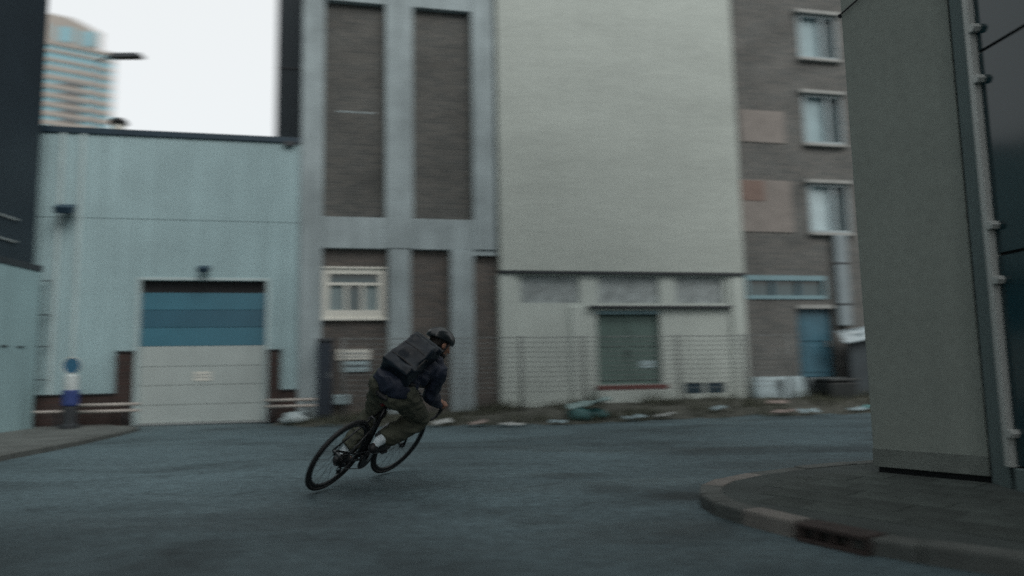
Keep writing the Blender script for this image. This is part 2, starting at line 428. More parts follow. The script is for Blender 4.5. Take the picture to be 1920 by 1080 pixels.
# corner pavement on the near right with kerbstones
NB_A, NB_B, NB_C = Vector((2.905, 5.96)), Vector((3.43, 5.33)), Vector((3.412, 5.09))
kpts = [Vector(p) for p in [(4.7, 7.0), (3.6, 6.74), (2.95, 6.54), (2.4, 6.30), (1.92, 6.02), (1.58, 5.72), (1.39, 5.42), (1.30, 5.08), (1.31, 4.80), (1.40, 4.52), (1.57, 4.15), (1.74, 3.86), (1.96, 3.6), (2.3, 3.28), (2.62, 2.95), (2.85, 2.5), (3.0, 1.6), (3.1, -8)]]
ppoly = [(p.x, p.y) for p in reversed(kpts)] + [(9, 8.35), (9, -8)]
pv = MB().prism(ppoly, -0.05, 0.07).build('pavement_right', pave_m); struct(pv)
ks = along(kpts[:-1], 0.55)
for i, (a, b) in enumerate(ks):
    t = (b - a).normalized(); q = Vector((-t.y, t.x))           # towards the pavement
    mid = (a + b) / 2
    pale = (4.05 < mid.y < 4.65 and mid.x < 1.75) or (5.5 < mid.y < 5.9 and mid.x < 1.8)
    if 3.80 < mid.y < 4.05 and mid.x < 2: continue                 # the drain sits here
    a2, b2 = a + t * 0.005, b - t * 0.005
    h = 0.078 + random.uniform(-.006, .006)
    poly = [(a2 - q * 0.035), (b2 - q * 0.035), (b2 + q * 0.12), (a2 + q * 0.12)]
    MB().prism([p.to_tuple() for p in poly], -0.05, h).build('kerbstone', kerb_pale_m if pale else kerb_m, pv, bevel=0.018, label='pale scuffed kerbstone' if pale else None)
# flat paving bricks of the corner pavement, laid in rows (only the part near the lens)
def inside(poly, x, y):
    c = False; n = len(poly)
    for i in range(n):
        x1, y1 = poly[i]; x2, y2 = poly[(i + 1) % n]
        if (y1 > y) != (y2 > y) and x < (x2 - x1) * (y - y1) / (y2 - y1) + x1: c = not c
    return c
slab_me = []
for v in range(4):
    m_ = MB().box(-0.1495, 0.1495, -0.1495, 0.1495, -0.03, 0.0)
    ob = m_.build('paving_slab', mat('slab_%d' % v, tuple(c * (0.86 + 0.09 * v) for c in (0.056, 0.068, 0.063)), 0.92, 0.25, 4, 0.6, 60), pv, bevel=0.003)
    slab_me.append(ob.data); bpy.data.objects.remove(ob)
ang = math.atan2(-0.621, 0.5)
for i in range(-16, 16):
    for j in range(-16, 16):
        u, w = i * 0.302 + (0.151 if j % 2 else 0), j * 0.302
        x = 2.4 + u * cos(ang) - w * sin(ang); y = 4.9 + u * sin(ang) + w * cos(ang)
        if not (2.6 < y < 8.2 and x < 4.4): continue
        ok = all(inside(ppoly, x + dx, y + dy) for dx in (-.25, .25) for dy in (-.25, .25))
        dA = (Vector((x, y)) - NB_A).dot(Vector((0.621, 0.5)).normalized())
        if not ok or dA > 0.05 or (y < 5.4 and x > 3.3): continue
        ob = link('paving_slab', random.choice(slab_me), pv)
        ob.location = (x, y, 0.0735 + random.uniform(-0.001, 0.0015)); ob.rotation_euler = (random.uniform(-.004, .004), random.uniform(-.004, .004), ang)

dr = thing('kerb_drain', 'rusty gully inlet with bars set into the corner kerb', 'drain', (1.685, 3.93, 0), math.atan2(-0.29, 0.17))
MB().box(-0.21, 0.21, -0.05, 0.12, 0.058, 0.084).build('lintel', rust_m, dr, bevel=0.008)
MB().box(-0.21, 0.21, 0.07, 0.12, -0.05, 0.058).build('back', rubber_m, dr)
MB().box(-0.21, 0.21, -0.06, 0.12, -0.05, 0.006).build('threshold', rust_m, dr, bevel=0.004)
for k in range(5):
    x = -0.2 + 0.1 * k
    MB().box(x - 0.014, x + 0.014, -0.045, 0.0, 0.006, 0.058).build('bar', rust_m, dr, bevel=0.004)

# ================================================================== building left, dark upper storeys
lb = thing('dark_building', 'tall dark clad building with pale ground floor at the left edge', 'building', (-8.86, 13.2, 0), radians(3))
MB().box(-6, 0.0, -32, 0.0, 3.02, 16).build('upper_wall', dark_clad_m, lb)
for k in range(1, 7): MB().box(0.0, 0.02, -30 + 4.6 * k, -30 + 4.6 * k + 0.06, 3.05, 15.9).build('seam_strip', dark_steel_m, lb)
MB().box(-6, 0.16, -32, 0.03, 2.90, 3.02).build('soffit_edge', dark_steel_m, lb, bevel=0.01)
MB().box(-6, 0.145, -32, -0.02, 0.0, 2.90).build('ground_floor_wall', mat('pale_wall', (0.27, 0.40, 0.42), 0.8, 0.1, 1, 0.15, streak=0.12), lb)
for z in (3.35, 3.75): MB().box(0.0, 0.03, -2.5, -0.55, z, z + 0.03).build('cable_rail', galv_m, lb)
for y in (-0.5, -0.95): MB().box(0.145, 0.16, y - 0.09, y + 0.09, 1.49, 1.52).build('bracket', dark_steel_m, lb)

# ================================================================== garage shed
ga = fthing('garage_shed', 'pale teal metal clad garage shed with navy roof edge', 'building', 0)
def sheet(s0, s1, z0, z1):
    n = max(1, round((s1 - s0) / 0.098)); w = (s1 - s0) / n; pr = [(s0, 0.0)]
    for i in range(n):
        a = s0 + w * i
        pr += [(a + w * .30, 0.0), (a + w * .42, -0.017), (a + w * .78, -0.017), (a + w * .9, 0.0)]
    pr.append((s1, 0.0))
    m = fmb(ga); k = len(pr)
    vs = [(x, y, z0) for x, y in pr] + [(x, y, z1) for x, y in pr] + [(s0, .04, z0), (s1, .04, z0), (s0, .04, z1), (s1, .04, z1)]
    fs = [(i, i + 1, k + i + 1, k + i) for i in range(k - 1)] + [(0, k, 2 * k + 2, 2 * k), (k - 1, 2 * k + 1, 2 * k + 3, 2 * k - 1), (2 * k, 2 * k + 2, 2 * k + 3, 2 * k + 1)]
    fs += [(*range(k - 1, -1, -1), 2 * k, 2 * k + 1), (*range(k, 2 * k), 2 * k + 3, 2 * k + 2)]
    m.add(vs, fs); return m.build('cladding_sheet', cladding_m, ga)
DZ = 2.84
for s0, s1, z0 in [(-3.6, -2.75, 0.55), (-2.75, -1.95, 0.55), (-1.95, -1.165, 0.55), (-1.165, -0.38, DZ), (-0.38, 0.41, DZ), (0.41, 1.195, DZ), (1.195, 1.825, 0.55)]:
    sheet(s0, s1 - 0.004, z0, 4.045); sheet(s0, s1 - 0.004, 4.055, 5.74)
m = fmb(ga)
m.box(-3.6, -1.20, .045, .25, 0, 5.74).box(1.23, 1.825, .045, .25, 0, 5.74).box(-1.20, 1.23, .045, .25, DZ + .04, 5.74)
m.build('backing_wall', dark_steel_m, ga)
fmb(ga).box(-3.62, 1.826, -.05, 6.0, 5.74, 5.86).build('roof_edge', fascia_m, ga, bevel=0.01)
fmb(ga).box(-3.5, 1.75, 0.25, 5.9, 5.862, 5.90).build('roof', dark_steel_m, ga)
fmb(ga).box(1.48, 1.72, -.09, -.052, 5.66, 5.76).build('gutter_outlet', dark_steel_m, ga, bevel=0.01)
for s in (-2.66, -2.30):
    fmb(ga).box(s - .035, s + .035, -.06, -.019, 0.62, 5.735).build('trim_strip', trim_m, ga, bevel=0.006)
for s0, s1 in ((-1.225, -1.165), (1.195, 1.255)):
    fmb(ga).box(s0, s1, -.028, .16, 0, DZ + 0.05).build('door_jamb', trim_m, ga, bevel=0.006)
fmb(ga).box(-1.165, 1.195, -.028, .16, DZ - 0.01, DZ + 0.05).build('door_head', trim_m, ga, bevel=0.006)
fmb(ga).box(-1.22, 1.25, .20, .245, 0, DZ + .03).build('door_backing', rubber_m, ga)
door = fmb(ga).box(-1.165, 1.195, .145, .175, 2.60, DZ - .012).build('sectional_door', rubber_m, ga)
zs = [0.03, 0.38, 0.76, 1.13, 1.53, 1.90, 2.25, 2.60]
for i in range(7):
    mm = grey_door_m if i < 4 else (blue_reflection_m, blue_reflection_dk_m, blue_reflection_m)[i - 4]
    d0 = 0.11 if i < 4 else 0.125
    o = fmb(ga).box(-1.16, 1.19, d0, .16, zs[i] + .003, zs[i + 1] - .003).build('door_section', mm, door, bevel=0.006)
fmb(ga).box(-1.165, 1.195, .05, .10, 0, 0.028).build('door_threshold', galv_m, ga, bevel=0.004)
for a, b in ((-3.55, -1.50), (1.49, 1.825)):
    fmb(ga).box(a, b, -.06, .045, 0, 0.6).build('plinth', brick_plinth, ga)
    fmb(ga).box(a, b, -.08, -.001, 0.60, 0.635).build('plinth_cap', rubber_m, ga)
for a, b in ((-1.52, -1.228), (1.258, 1.50)):
    fmb(ga).box(a + .01, b - .01, -.13, .045, 0, 1.40).build('brick_pier', brick_plinth, ga)
    fmb(ga).box(a - .015, b + .012, -.15, .0, 1.40, 1.44).build('pier_cap', rubber_m, ga, bevel=0.006)
for z in (2.79, 2.14, 1.54, 0.92):
    m = fmb(ga); s = -2.89
    m.tube([(s - .16, -.02, z), (s - .16, -.13, z), (s + .16, -.13, z), (s + .16, -.02, z)], .011, 6); m.build('step_iron', dark_steel_m, ga)
rv_ = fmb(ga); rv_.lathe((-2.15, 1.5, 0), [(.12, 5.9), (.12, 6.47)], 18); rv_ = rv_.build('vent_pipe', white_m, ga, smooth=False)
fmb(ga).lathe((-2.15, 1.5, 0), [(.16, 6.46), (.19, 6.48), (.17, 6.54), (.1, 6.59), (.02, 6.6)], 20).build('vent_cowl', rubber_m, rv_, smooth=True)

nt_ = fthing('notice', 'small white printed notice on the grey garage door', 'notice', 0.0, .105, 0.84)
fmb(nt_).box(-.16, .16, .10, .108, 0.84, 1.02).build('sheet', white_m, nt_)
for z in (0.90, 0.955): fmb(nt_).box(-.14, .14, .097, .1, z, z + .018).build('printed_line', galv_m, nt_)

def floodlight(s, z, sc, label):
    e = fthing('wall_light', label, 'wall light', s, -0.02, z)
    fmb(e).box(s - .05 * sc, s + .05 * sc, -.06, -.018, z - .05 * sc, z + .05 * sc).build('wall_plate', dark_steel_m, e, bevel=0.006)
    m = fmb(e); m.tube([(s, -.05, z), (s, -.22 * sc, z + .06 * sc)], .022 * sc, 8); m.build('arm', dark_steel_m, e)
    m = fmb(e); w = .15 * sc
    m.add([(s - w, -.16 * sc, z + .12 * sc), (s + w, -.16 * sc, z + .12 * sc), (s + w, -.38 * sc, z + .02 * sc), (s - w, -.38 * sc, z + .02 * sc),
           (s - w, -.16 * sc, z - .02 * sc), (s + w, -.16 * sc, z - .02 * sc), (s + w, -.33 * sc, z - .09 * sc), (s - w, -.33 * sc, z - .09 * sc)],
          [(0, 1, 2, 3), (7, 6, 5, 4), (0, 4, 5, 1), (1, 5, 6, 2), (2, 6, 7, 3), (3, 7, 4, 0)])
    m.build('lamp_head', mat('lamp_navy', (0.02, 0.045, 0.07), 0.5, 0.1), e, bevel=0.01)
    return e
floodlight(0.02, 3.03, 0.75, 'small unlit wall light above the blue and grey garage door')
floodlight(-2.49, 4.15, 1.05, 'dark unlit floodlight high on the shed between two pale trims')

def guard_rail(name, label, s0, s1, d, posts):
    e = fthing(name, label, 'guard rail', s0, d)
    for z in (0.315, 0.435):
        m = fmb(e); m.tube([(s0, d, z), (s1, d, z)], .03, 10); m.build('rail', mat('rail_paint', (0.40, 0.37, 0.34), 0.5, 0.15, 5, 0.1), e, smooth=True)
    for s in posts:
        m = fmb(e); m.tube([(s, d + .045, 0), (s, d + .045, 0.47)], .028, 10); m.build('post', dark_steel_m, e, smooth=True)
guard_rail('guard_rail', 'low two-bar guard rail beside the garage door, next to the blue sign post', -2.25, -1.0, -.4, (-2.1, -1.25))
guard_rail('guard_rail', 'low two-bar guard rail between garage door and dark cabinet', 1.25, 2.2, -.4, (1.4, 2.05))
e = fthing('guard_rail', 'short single-bar rail at the far left end of the shed', 'guard rail', -2.85, -.4)
m = fmb(e); m.tube([(-3.1, -.4, .33), (-2.3, -.4, .33)], .028, 10); m.build('rail', MATS['rail_paint'], e, smooth=True)
for s in (-2.95, -2.42): m = fmb(e); m.tube([(s, -.355, 0), (s, -.355, .36)], .025, 8); m.build('post', dark_steel_m, e)

# blue and white traffic bollard
bo = thing('sign_post', 'white and blue sign post with round blue sign before the garage', 'sign post', (-7.93, 13.0, 0.05), radians(8))
MB().lathe((0, 0, 0), [(.16, 0), (.16, .06), (.12, .09), (.115, .36), (.10, .40)], 18).build('dark_foot', mat('foot_plastic', (0.03, .035, .04), .6), bo, smooth=False)
MB().lathe((0, 0, 0), [(.125, .40), (.135, .43), (.135, .66), (.125, .68)], 18).build('blue_sleeve', mat('blue_plastic', (0.035, 0.06, 0.20), .4), bo)
MB().lathe((0, 0, 0), [(.12, .68), (.12, .93), (.10, .95)], 18).build('white_sleeve', mat('white_plastic', (0.52, .58, .58), .4), bo)
m = MB()
for i in range(1): m.tube([(0, -.015, 1.11), (0, .015, 1.11)], .155, 28)
m.build('sign_disc', mat('sign_blue', (0.03, 0.11, 0.19), .4), bo)
m = MB(); m.torus((0, -.017, 1.11), (0, 1, 0), .148, .008, 32, 6); m.build('sign_rim', white_m, bo)

# ================================================================== concrete framed brick building
cb_ = fthing('concrete_frame_building', 'tall concrete framed building with sooty brick infill', 'building', 1.83)
TOP = 16.0
for s0, s1, z0, z1 in [(1.83, 2.28, 0, TOP), (3.57, 4.16, 3.54, TOP), (5.47, 5.96, 3.54, TOP), (3.64, 4.10, 0, 3.53), (4.95, 5.45, 0, 3.53)]:
    fmb(cb_).box(s0, s1, -.06 if z0 else -.05, .3, z0, z1).build('column', concrete_m, cb_, bevel=0.012)
for z0, z1 in ((3.53, 4.20), (8.97, 9.75), (14.2, 14.9)):
    for s0, s1 in ((2.283, 3.567), (4.163, 5.467)):
        fmb(cb_).box(s0, s1, -.035, .3, z0, z1).build('beam', concrete_m, cb_, bevel=0.012)
fmb(cb_).box(5.455, 5.96, -.03, .3, 3.42, 3.535).build('beam_end', concrete_m, cb_)
for s0, s1 in ((2.26, 3.59), (4.14, 5.49)):
    for z0, z1 in ((4.1, 9.0), (9.7, 14.3)):
        fmb(cb_).box(s0, s1, .11, .3, z0, z1).build('brick_panel', brick_dark, cb_)
wall_holes(fmb(cb_), 2.26, 3.66, 0, 3.6, .09, .3, [(2.33, 3.52, 2.10, 3.08)]).build('brick_panel', brick_low, cb_)
fmb(cb_).box(4.08, 4.97, .09, .3, 0, 3.6).build('brick_panel', brick_low, cb_)
fmb(cb_).box(5.43, 5.99, .09, .3, 0, 3.5).build('brick_panel', brick_low, cb_)
fmb(cb_).box(1.9, 5.99, .31, 6, 0, TOP).build('side_and_back', dark_clad_m, cb_)
fmb(cb_).box(2.55, 3.35, .104, .12, 6.52, 6.545).build('mortar_scar', concrete_m, cb_)
wi = fmb(cb_); wall_holes(wi, 2.29, 3.565, 2.06, 3.12, .05, .16, [(2.42, 3.44, 2.82, 3.0), (2.42, 2.74, 2.24, 2.76), (2.80, 3.08, 2.24, 2.76), (3.14, 3.44, 2.24, 2.76)])
wi = wi.build('window', white_m, cb_, label='white framed window in the brick infill')
fmb(cb_).box(2.30, 3.55, .12, .14, 2.1, 3.08).build('pane', glass_m, wi)
for a, b in ((2.42, 2.72), (3.15, 3.44)): fmb(cb_).box(a, b, .105, .119, 2.24, 2.76).build('curtain', mat('net_curtain', (.22, .28, .29), .8, .1, 20), wi)
fmb(cb_).box(2.25, 3.60, .0, .12, 2.02, 2.075).build('sill', white_m, wi, bevel=0.008)
fmb(cb_).box(2.27, 3.585, .02, .12, 3.11, 3.15).build('head_trim', white_m, wi, bevel=0.006)

nb = fthing('notice_board', 'white notice board on brown brick under the white window', 'sign', 2.93, .08, 1.2)
fmb(nb).box(2.60, 3.27, .05, .088, 1.20, 1.43).build('board', white_m, nb, bevel=0.006)
for z in (1.26, 1.335): fmb(nb).box(2.64, 3.22, .047, .0495, z, z + .022).build('printed_line', galv_m, nb)
nb = fthing('notice_board', 'pale blue notice plate directly below the white board', 'sign', 2.95, .08, .95)
fmb(nb).box(2.68, 3.24, .055, .088, .96, 1.175).build('board', mat('pale_blue_plate', (.34, .45, .48), .5), nb, bevel=0.006)
fmb(nb).box(2.72, 3.2, .052, .0545, 1.06, 1.09).build('printed_line', dark_steel_m, nb)

uc = fthing('utility_cabinet', 'narrow dark navy utility cabinet standing at the concrete column', 'cabinet', 2.37, -.25)
fmb(uc).box(2.23, 2.51, -.40, -.08, .06, 1.56).build('body', mat('navy_metal', (.018, .028, .042), .55, .12, 4), uc, bevel=0.015)
fmb(uc).box(2.21, 2.53, -.42, -.06, 1.56, 1.64).build('cap', dark_steel_m, uc, bevel=0.02)
fmb(uc).box(2.20, 2.54, -.42, -.06, 0, .06).build('base', kerb_m, uc)
fmb(uc).box(2.25, 2.49, -.408, -.4005, .12, 1.50).build('door', MATS['navy_metal'], uc, bevel=0.003)
fmb(uc).box(2.45, 2.465, -.42, -.4085, .85, .97).build('handle', galv_m, uc)
mb_ = fthing('meter_box', 'small pale blue meter box low on the brick beside the cabinet', 'box', 2.68, .05, .3)
fmb(mb_).box(2.55, 2.85, -.06, .088, .30, .50).build('housing', MATS['pale_blue_plate'], mb_, bevel=0.015)
fmb(mb_).box(2.57, 2.83, -.068, -.0605, .32, .48).build('cover', MATS['pale_blue_plate'], mb_, bevel=0.003)

# dark tower block behind the garage, beside the concrete frame
db = fthing('dark_block', 'dark windowless block rising behind the garage roof', 'building', 2.5, 6.3)
fmb(db).box(0.60, 7, 6.3, 16, 0, 26).build('wall', mat('night_blue_cladding', (.03, .045, .055), .6, .1), db)
for z in range(7, 26, 3): fmb(db).box(0.595, 3, 6.28, 6.3, z, z + .05).build('seam_strip', dark_steel_m, db)

# ================================================================== cream building
wb = fthing('cream_building', 'cream rendered building with large blank wall and green door', 'building', 6.0)
fmb(wb).box(6.03, 11.86, -.09, .4, 3.09, 15).build('blank_wall', render_m, wb, bevel=0.015)
fmb(wb).box(6.03, 11.86, -.10, .3, 3.035, 3.086).build('drip_edge', dark_steel_m, wb)
HO = [(6.49, 7.83, 2.39, 3.0), (8.27, 9.74, 2.39, 3.0), (10.14, 11.34, 2.39, 3.0), (8.22, 9.74, .56, 2.22), (10.26, 10.72, .33, .57), (10.80, 11.26, .33, .57)]
wall_holes(fmb(wb), 6.0, 11.88, 0, 3.04, 0, .35, HO).build('lower_wall', render_low_m, wb)
for s0, s1 in ((6.47, 7.85), (8.25, 9.76), (10.12, 11.36)):
    fmb(wb).box(s0, s1, .06, .1, 2.37, 3.02).build('roughcast_panel', rough_panel_m, wb)
for s0, s1 in ((6.02, 6.36), (7.62, 7.92), (11.5, 11.86)):
    fmb(wb).box(s0, s1, -.05, 0.01, .05, 2.30 if s0 > 6.1 and s0 < 11 else 3.03).build('pilaster', render_low_m, wb, bevel=0.008)
fmb(wb).box(8.02, 11.50, -.12, .0, 2.265, 2.32).build('canopy_strip', dark_steel_m, wb, bevel=0.005)
gd = fmb(wb).box(8.24, 9.72, .13, .18, .58, 2.20).build('door', green_m, wb, label='dull green wide door')
fmb(wb).box(8.22, 9.74, .02, .12, 2.14, 2.22).build('door_head', sky_frame_m, gd)
for s0, s1 in ((8.28, 8.96), (9.0, 9.68)):
    for z0, z1 in ((.66, 1.36), (1.42, 2.1)):
        fmb(wb).box(s0, s1, .112, .13, z0, z1).build('door_panel', green_m, gd, bevel=0.008)
fmb(wb).box(9.25, 9.6, .1, .111, .93, 1.10).build('plate', MATS['pale_blue_plate'], gd)
fmb(wb).box(8.95, 8.98, .07, .12, 1.2, 1.36).build('handle', dark_steel_m, gd)
fmb(wb).box(8.15, 9.78, -.24, .12, .45, .555).build('door_step', red_m, wb, bevel=0.012)
fmb(wb).box(8.1, 9.85, -.30, -.0005, .0, .449).build('step_base', render_low_m, wb, bevel=0.012)
for a, b in ((10.26, 10.72), (10.80, 11.26)):
    v = fmb(wb).box(a, b, .08, .12, .33, .57).build('vent_grille', mat('vent_blue', (.04, .085, .12), .5), wb)
    for k in range(5):
        fmb(wb).box(a + .005, b - .005, .02, .075, .345 + k * .045, .365 + k * .045).build('slat', MATS['vent_blue'], v)

# ================================================================== brick building on the right
bb = fthing('brick_building', 'weathered brick building with small windows and blue ground floor', 'building', 11.92)
WS = [(8.58, 9.75), (6.37, 7.65), (4.13, 5.36), (10.9, 12.1)]
wall_holes(fmb(bb), 11.90, 22, 0, 15, .12, .5, [(13.80, 14.92, a, b) for a, b in WS] + [(11.98, 14.12, 2.50, 3.07), (13.30, 14.25, .62, 2.33)]).build('wall', brick_right, bb)
fmb(bb).box(11.95, 21.9, .55, 6, 0, 14.9).build('inner_volume', dark_clad_m, bb)
for i, (a, b) in enumerate(WS):
    w = wall_holes(fmb(bb), 13.80, 14.92, a, b, .10, .22, [(13.87, 14.46, a + .07, b - .07), (14.54, 14.85, a + .07, b - .07)]).build('window', mat('window_frame', (.30, .36, .38), .5, .1, 4), bb)
    fmb(bb).box(13.81, 14.91, .24, .25, a + .01, b - .01).build('pane', glass_m, w)
    fmb(bb).box(13.86, 14.47, .215, .232, a + .06, b - .06).build('blind', blind_m if i != 2 else mat('white_blind', (.42, .53, .56), .5, .12, 3, .05, streak=.1), w)
    fmb(bb).box(13.72, 15.0, -.0, .13, b, b + .09).build('lintel', mat('stone_ledge', (.30, .31, .30), .85, .15, 4, .2), w, bevel=0.008)
    fmb(bb).box(13.76, 14.96, .01, .13, a - .07, a - .002).build('sill', MATS['stone_ledge'], w, bevel=0.008)
fmb(bb).box(12.07, 13.27, .10, .119, 6.34, 7.15).build('plaster_patch', patch_m, bb, bevel=0.006)
fmb(bb).box(11.97, 13.36, .10, .119, 4.12, 5.40).build('plaster_patch', patch_m, bb, bevel=0.006)
fmb(bb).box(12.0, 12.62, .09, .0995, 4.88, 5.38).build('plaster_patch', patch_red_m, bb, bevel=0.004, label='darker red plaster patch')
wbnd = wall_holes(fmb(bb), 11.98, 14.12, 2.50, 3.07, .09, .22, [(12.04, 14.06, 2.59, 2.95)]).build('window_band', sky_frame_m, bb, label='long low window with pale blue frame')
fmb(bb).box(12.0, 14.1, .18, .19, 2.52, 3.05).build('pane', glass_m, wbnd)
for s in (12.7, 13.4): fmb(bb).box(s - .02, s + .02, .11, .179, 2.59, 2.95).build('mullion', teal_door_m, wbnd)
bd = fmb(bb).box(13.32, 14.23, .22, .27, .64, 2.31).build('door', teal_door_m, bb, label='faded blue door')
fmb(bb).box(13.28, 14.27, .05, .21, 2.27, 2.36).build('door_head', MATS['stone_ledge'], bd)
for z0, z1 in ((.75, 1.4), (1.5, 2.2)): fmb(bb).box(13.42, 14.13, .2, .22, z0, z1).build('door_panel', teal_door_m, bd, bevel=0.008)
fmb(bb).box(14.08, 14.13, .15, .2, 1.35, 1.5).build('handle', galv_m, bd)
fmb(bb).box(13.28, 14.27, -.2, .22, .0, .62).build('door_step', mat('step_stone', (.17, .2, .21), .9, .2, 3, .3), bb, bevel=0.01)
dp = fmb(bb).box(14.36, 14.70, -.02, .118, 1.85, 4.07).build('vertical_duct', mat('duct_grey', (.20, .245, .265), .5, .1, 3), bb, bevel=0.02)
for z in (2.35, 3.35): fmb(bb).box(14.34, 14.72, -.03, .119, z, z + .04).build('clamp', dark_steel_m, dp)

# white block at the foot of the brick wall, bin, sheet, hoarding
pb = fthing('concrete_barrier', 'whitewashed concrete barrier at the foot of the weathered brick wall', 'barrier', 12.5, -.05)
m = fmb(pb); m.add([(11.9, -.30, 0.02), (13.22, -.30, 0.02), (13.22, .1, 0.02), (11.9, .1, 0.02), (11.92, -.24, .30), (13.2, -.24, .30), (13.2, .1, .30), (11.92, .1, .30), (11.95, -.12, .67), (13.17, -.12, .67), (13.17, .1, .67), (11.95, .1, .67)],
      [(0, 3, 2, 1), (0, 1, 5, 4), (4, 5, 9, 8), (8, 9, 10, 11), (1, 2, 6, 5), (5, 6, 10, 9), (3, 0, 4, 7), (7, 4, 8, 11), (2, 3, 7, 6), (6, 7, 11, 10)])
m.build('block', mat('whitewash', (.32, .40, .425), .85, .2, 3, .4), pb, bevel=0.02)
fmb(pb).box(12.54, 12.56, -.305, -.10, .1, .6).build('lifting_slot', dark_steel_m, pb)
bi = fthing('waste_bin', 'squat dark waste bin on the bank below the blue door', 'bin', 13.75, -.45, .1)
m = fmb(bi); m.add([(13.45, -.75, .1), (14.1, -.75, .1), (14.1, -.25, .1), (13.45, -.25, .1), (13.40, -.80, .52), (14.15, -.80, .52), (14.15, -.22, .55), (13.40, -.22, .55)],
      [(0, 3, 2, 1), (4, 5, 6, 7), (0, 1, 5, 4), (1, 2, 6, 5), (2, 3, 7, 6), (3, 0, 4, 7)]); m.build('body', mat('bin_plastic', (.022, .027, .028), .5, .15, 5), bi, bevel=0.03)
fmb(bi).box(13.38, 14.17, -.83, -.2, .545, .61).build('lid', MATS['bin_plastic'], bi, bevel=0.02)
ho = fthing('hoarding', 'dark sheet hoarding right of the faded blue door', 'hoarding', 14.6, -.3)
for k in range(3):
    fmb(ho).box(14.33 + k * .52, 14.33 + k * .52 + .5, -.33, -.30, .1, 1.72).build('board', mat('hoarding_board', (.035, .048, .056), .7, .2, 2), ho)
for s in (14.36, 15.36): fmb(ho).box(s, s + .06, -.29, -.22, .0, 1.74).build('post', dark_steel_m, ho)
def crumple(mb, o, u, v, nu, nv, amp, seed, thick=0.004):
    """thin crumpled sheet with thickness"""
    o, u, v = Vector(o), Vector(u), Vector(v); n = u.cross(v).normalized(); vs = []
    for lay in (0, 1):
        for j in range(nv + 1):
            for i in range(nu + 1):
                a, b = i / nu, j / nv
                h = amp * (noise.noise(Vector((a * 3.1, b * 3.1, seed))) + .5 * noise.noise(Vector((a * 8, b * 8, seed + 3))))
                e = .12 * noise.noise(Vector((a * 4, b * 4, seed + 9)))
                vs.append(o + u * (a + e * .5) + v * (b + e) + n * (h + lay * thick))
    L = (nu + 1) * (nv + 1); fs = []
    for j in range(nv):
        for i in range(nu):
            a = j * (nu + 1) + i; q = (a, a + 1, a + nu + 2, a + nu + 1)
            fs += [q, tuple(L + k for k in reversed(q))]
    for i in range(nu): fs += [(i, L + i, L + i + 1, i + 1), (nv * (nu + 1) + i + 1, L + nv * (nu + 1) + i + 1, L + nv * (nu + 1) + i, nv * (nu + 1) + i)]
    for j in range(nv):
        a = j * (nu + 1); fs += [(a + nu + 1, L + a + nu + 1, L + a, a), (a + nu, L + a + nu, L + a + 2 * nu + 1, a + 2 * nu + 1)]
    return mb.add(vs, fs)
sheet_m = mat('pale_plastic_sheet', (.29, .36, .39), .4, .15, 4, .1)
tp = fthing('plastic_sheet', 'pale plastic sheet draped over the top of the dark hoarding', 'plastic sheet', 14.6, -.34, 1.6)
crumple(fmb(tp), (14.0, -.40, 1.66), (1.15, 0, .18), (.08, -.10, -.26), 18, 8, .05, 4.4).build('drape', sheet_m, tp, smooth=True)
crumple(fmb(tp), (14.0, -.39, 1.67), (1.15, 0, .17), (0, .14, .02), 18, 4, .02, 1.4).build('fold', sheet_m, tp, smooth=True)

# ================================================================== near building on the right
UP = 14.0
nbd = thing('corner_building', 'near grey panel building corner with tinted glass facade', 'building', (NB_A.x, NB_A.y, 0.07))
def nb_mb(): return MB((NB_A.x, NB_A.y, 0.07))
tAB = (NB_B - NB_A).normalized(); nAB = Vector((-tAB.y, tAB.x))          # into the building
if nAB.x < 0: nAB = -nAB
tG = Vector((0.10, -0.995)).normalized(); nG = Vector((0.995, 0.10))
def poly_prism(mb, pts, z0, z1): return mb.prism([(p.x, p.y) for p in pts], z0, z1)
poly_prism(nb_mb(), [NB_A, NB_B, NB_B + nAB * .5, NB_A + nAB * 1.2], 0.115, UP).build('wall_panel', pillar_m, nbd, bevel=0.01)
poly_prism(nb_mb(), [NB_A + tAB * .02 + nAB * .04, NB_B + nAB * .04, NB_B + nAB * .4, NB_A + nAB * 1.1], 0.06, 0.115).build('base_recess', rubber_m, nbd)
poly_prism(nb_mb(), [NB_A - nAB * .006 - tAB * .004, NB_B - nAB * .006, NB_B + nAB * .05, NB_A + nAB * .05 - tAB * .004], 0.118, 0.262).build('skirting', mat('stained_skirting', (.17, .19, .175), .9, .22, 5, .5, 60), nbd, bevel=0.004)
B2 = NB_B + tAB * .012
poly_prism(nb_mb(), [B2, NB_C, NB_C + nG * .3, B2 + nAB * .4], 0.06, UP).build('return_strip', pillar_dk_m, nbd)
C2 = NB_C + tG * .003
poly_prism(nb_mb(), [C2 - nG * .035, C2 - nG * .035 + tG * .05, C2 + nG * .1 + tG * .05, C2 + nG * .1], 0.22, UP).build('edge_trim', alu_m, nbd, bevel=0.006)
G0 = C2 + tG * .06
GL = 13.0
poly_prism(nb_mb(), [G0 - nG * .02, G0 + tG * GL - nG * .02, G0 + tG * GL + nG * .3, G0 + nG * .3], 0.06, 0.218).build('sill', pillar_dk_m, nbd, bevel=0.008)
levels = [0.222, 1.69, 3.18, 4.65, 6.1, 7.6, 9.1, 10.6, 12.1, UP]
for k in range(len(levels) - 1):
    for j in range(5):
        a = G0 + tG * (0.0 + j * 2.6 + (.012 if j else 0)); b = G0 + tG * ((j + 1) * 2.6)
        poly_prism(nb_mb(), [a + nG * .012, b + nG * .012, b + nG * .04, a + nG * .04], levels[k] + .012, levels[k + 1] - .012).build('glass_pane', tglass_m, nbd)
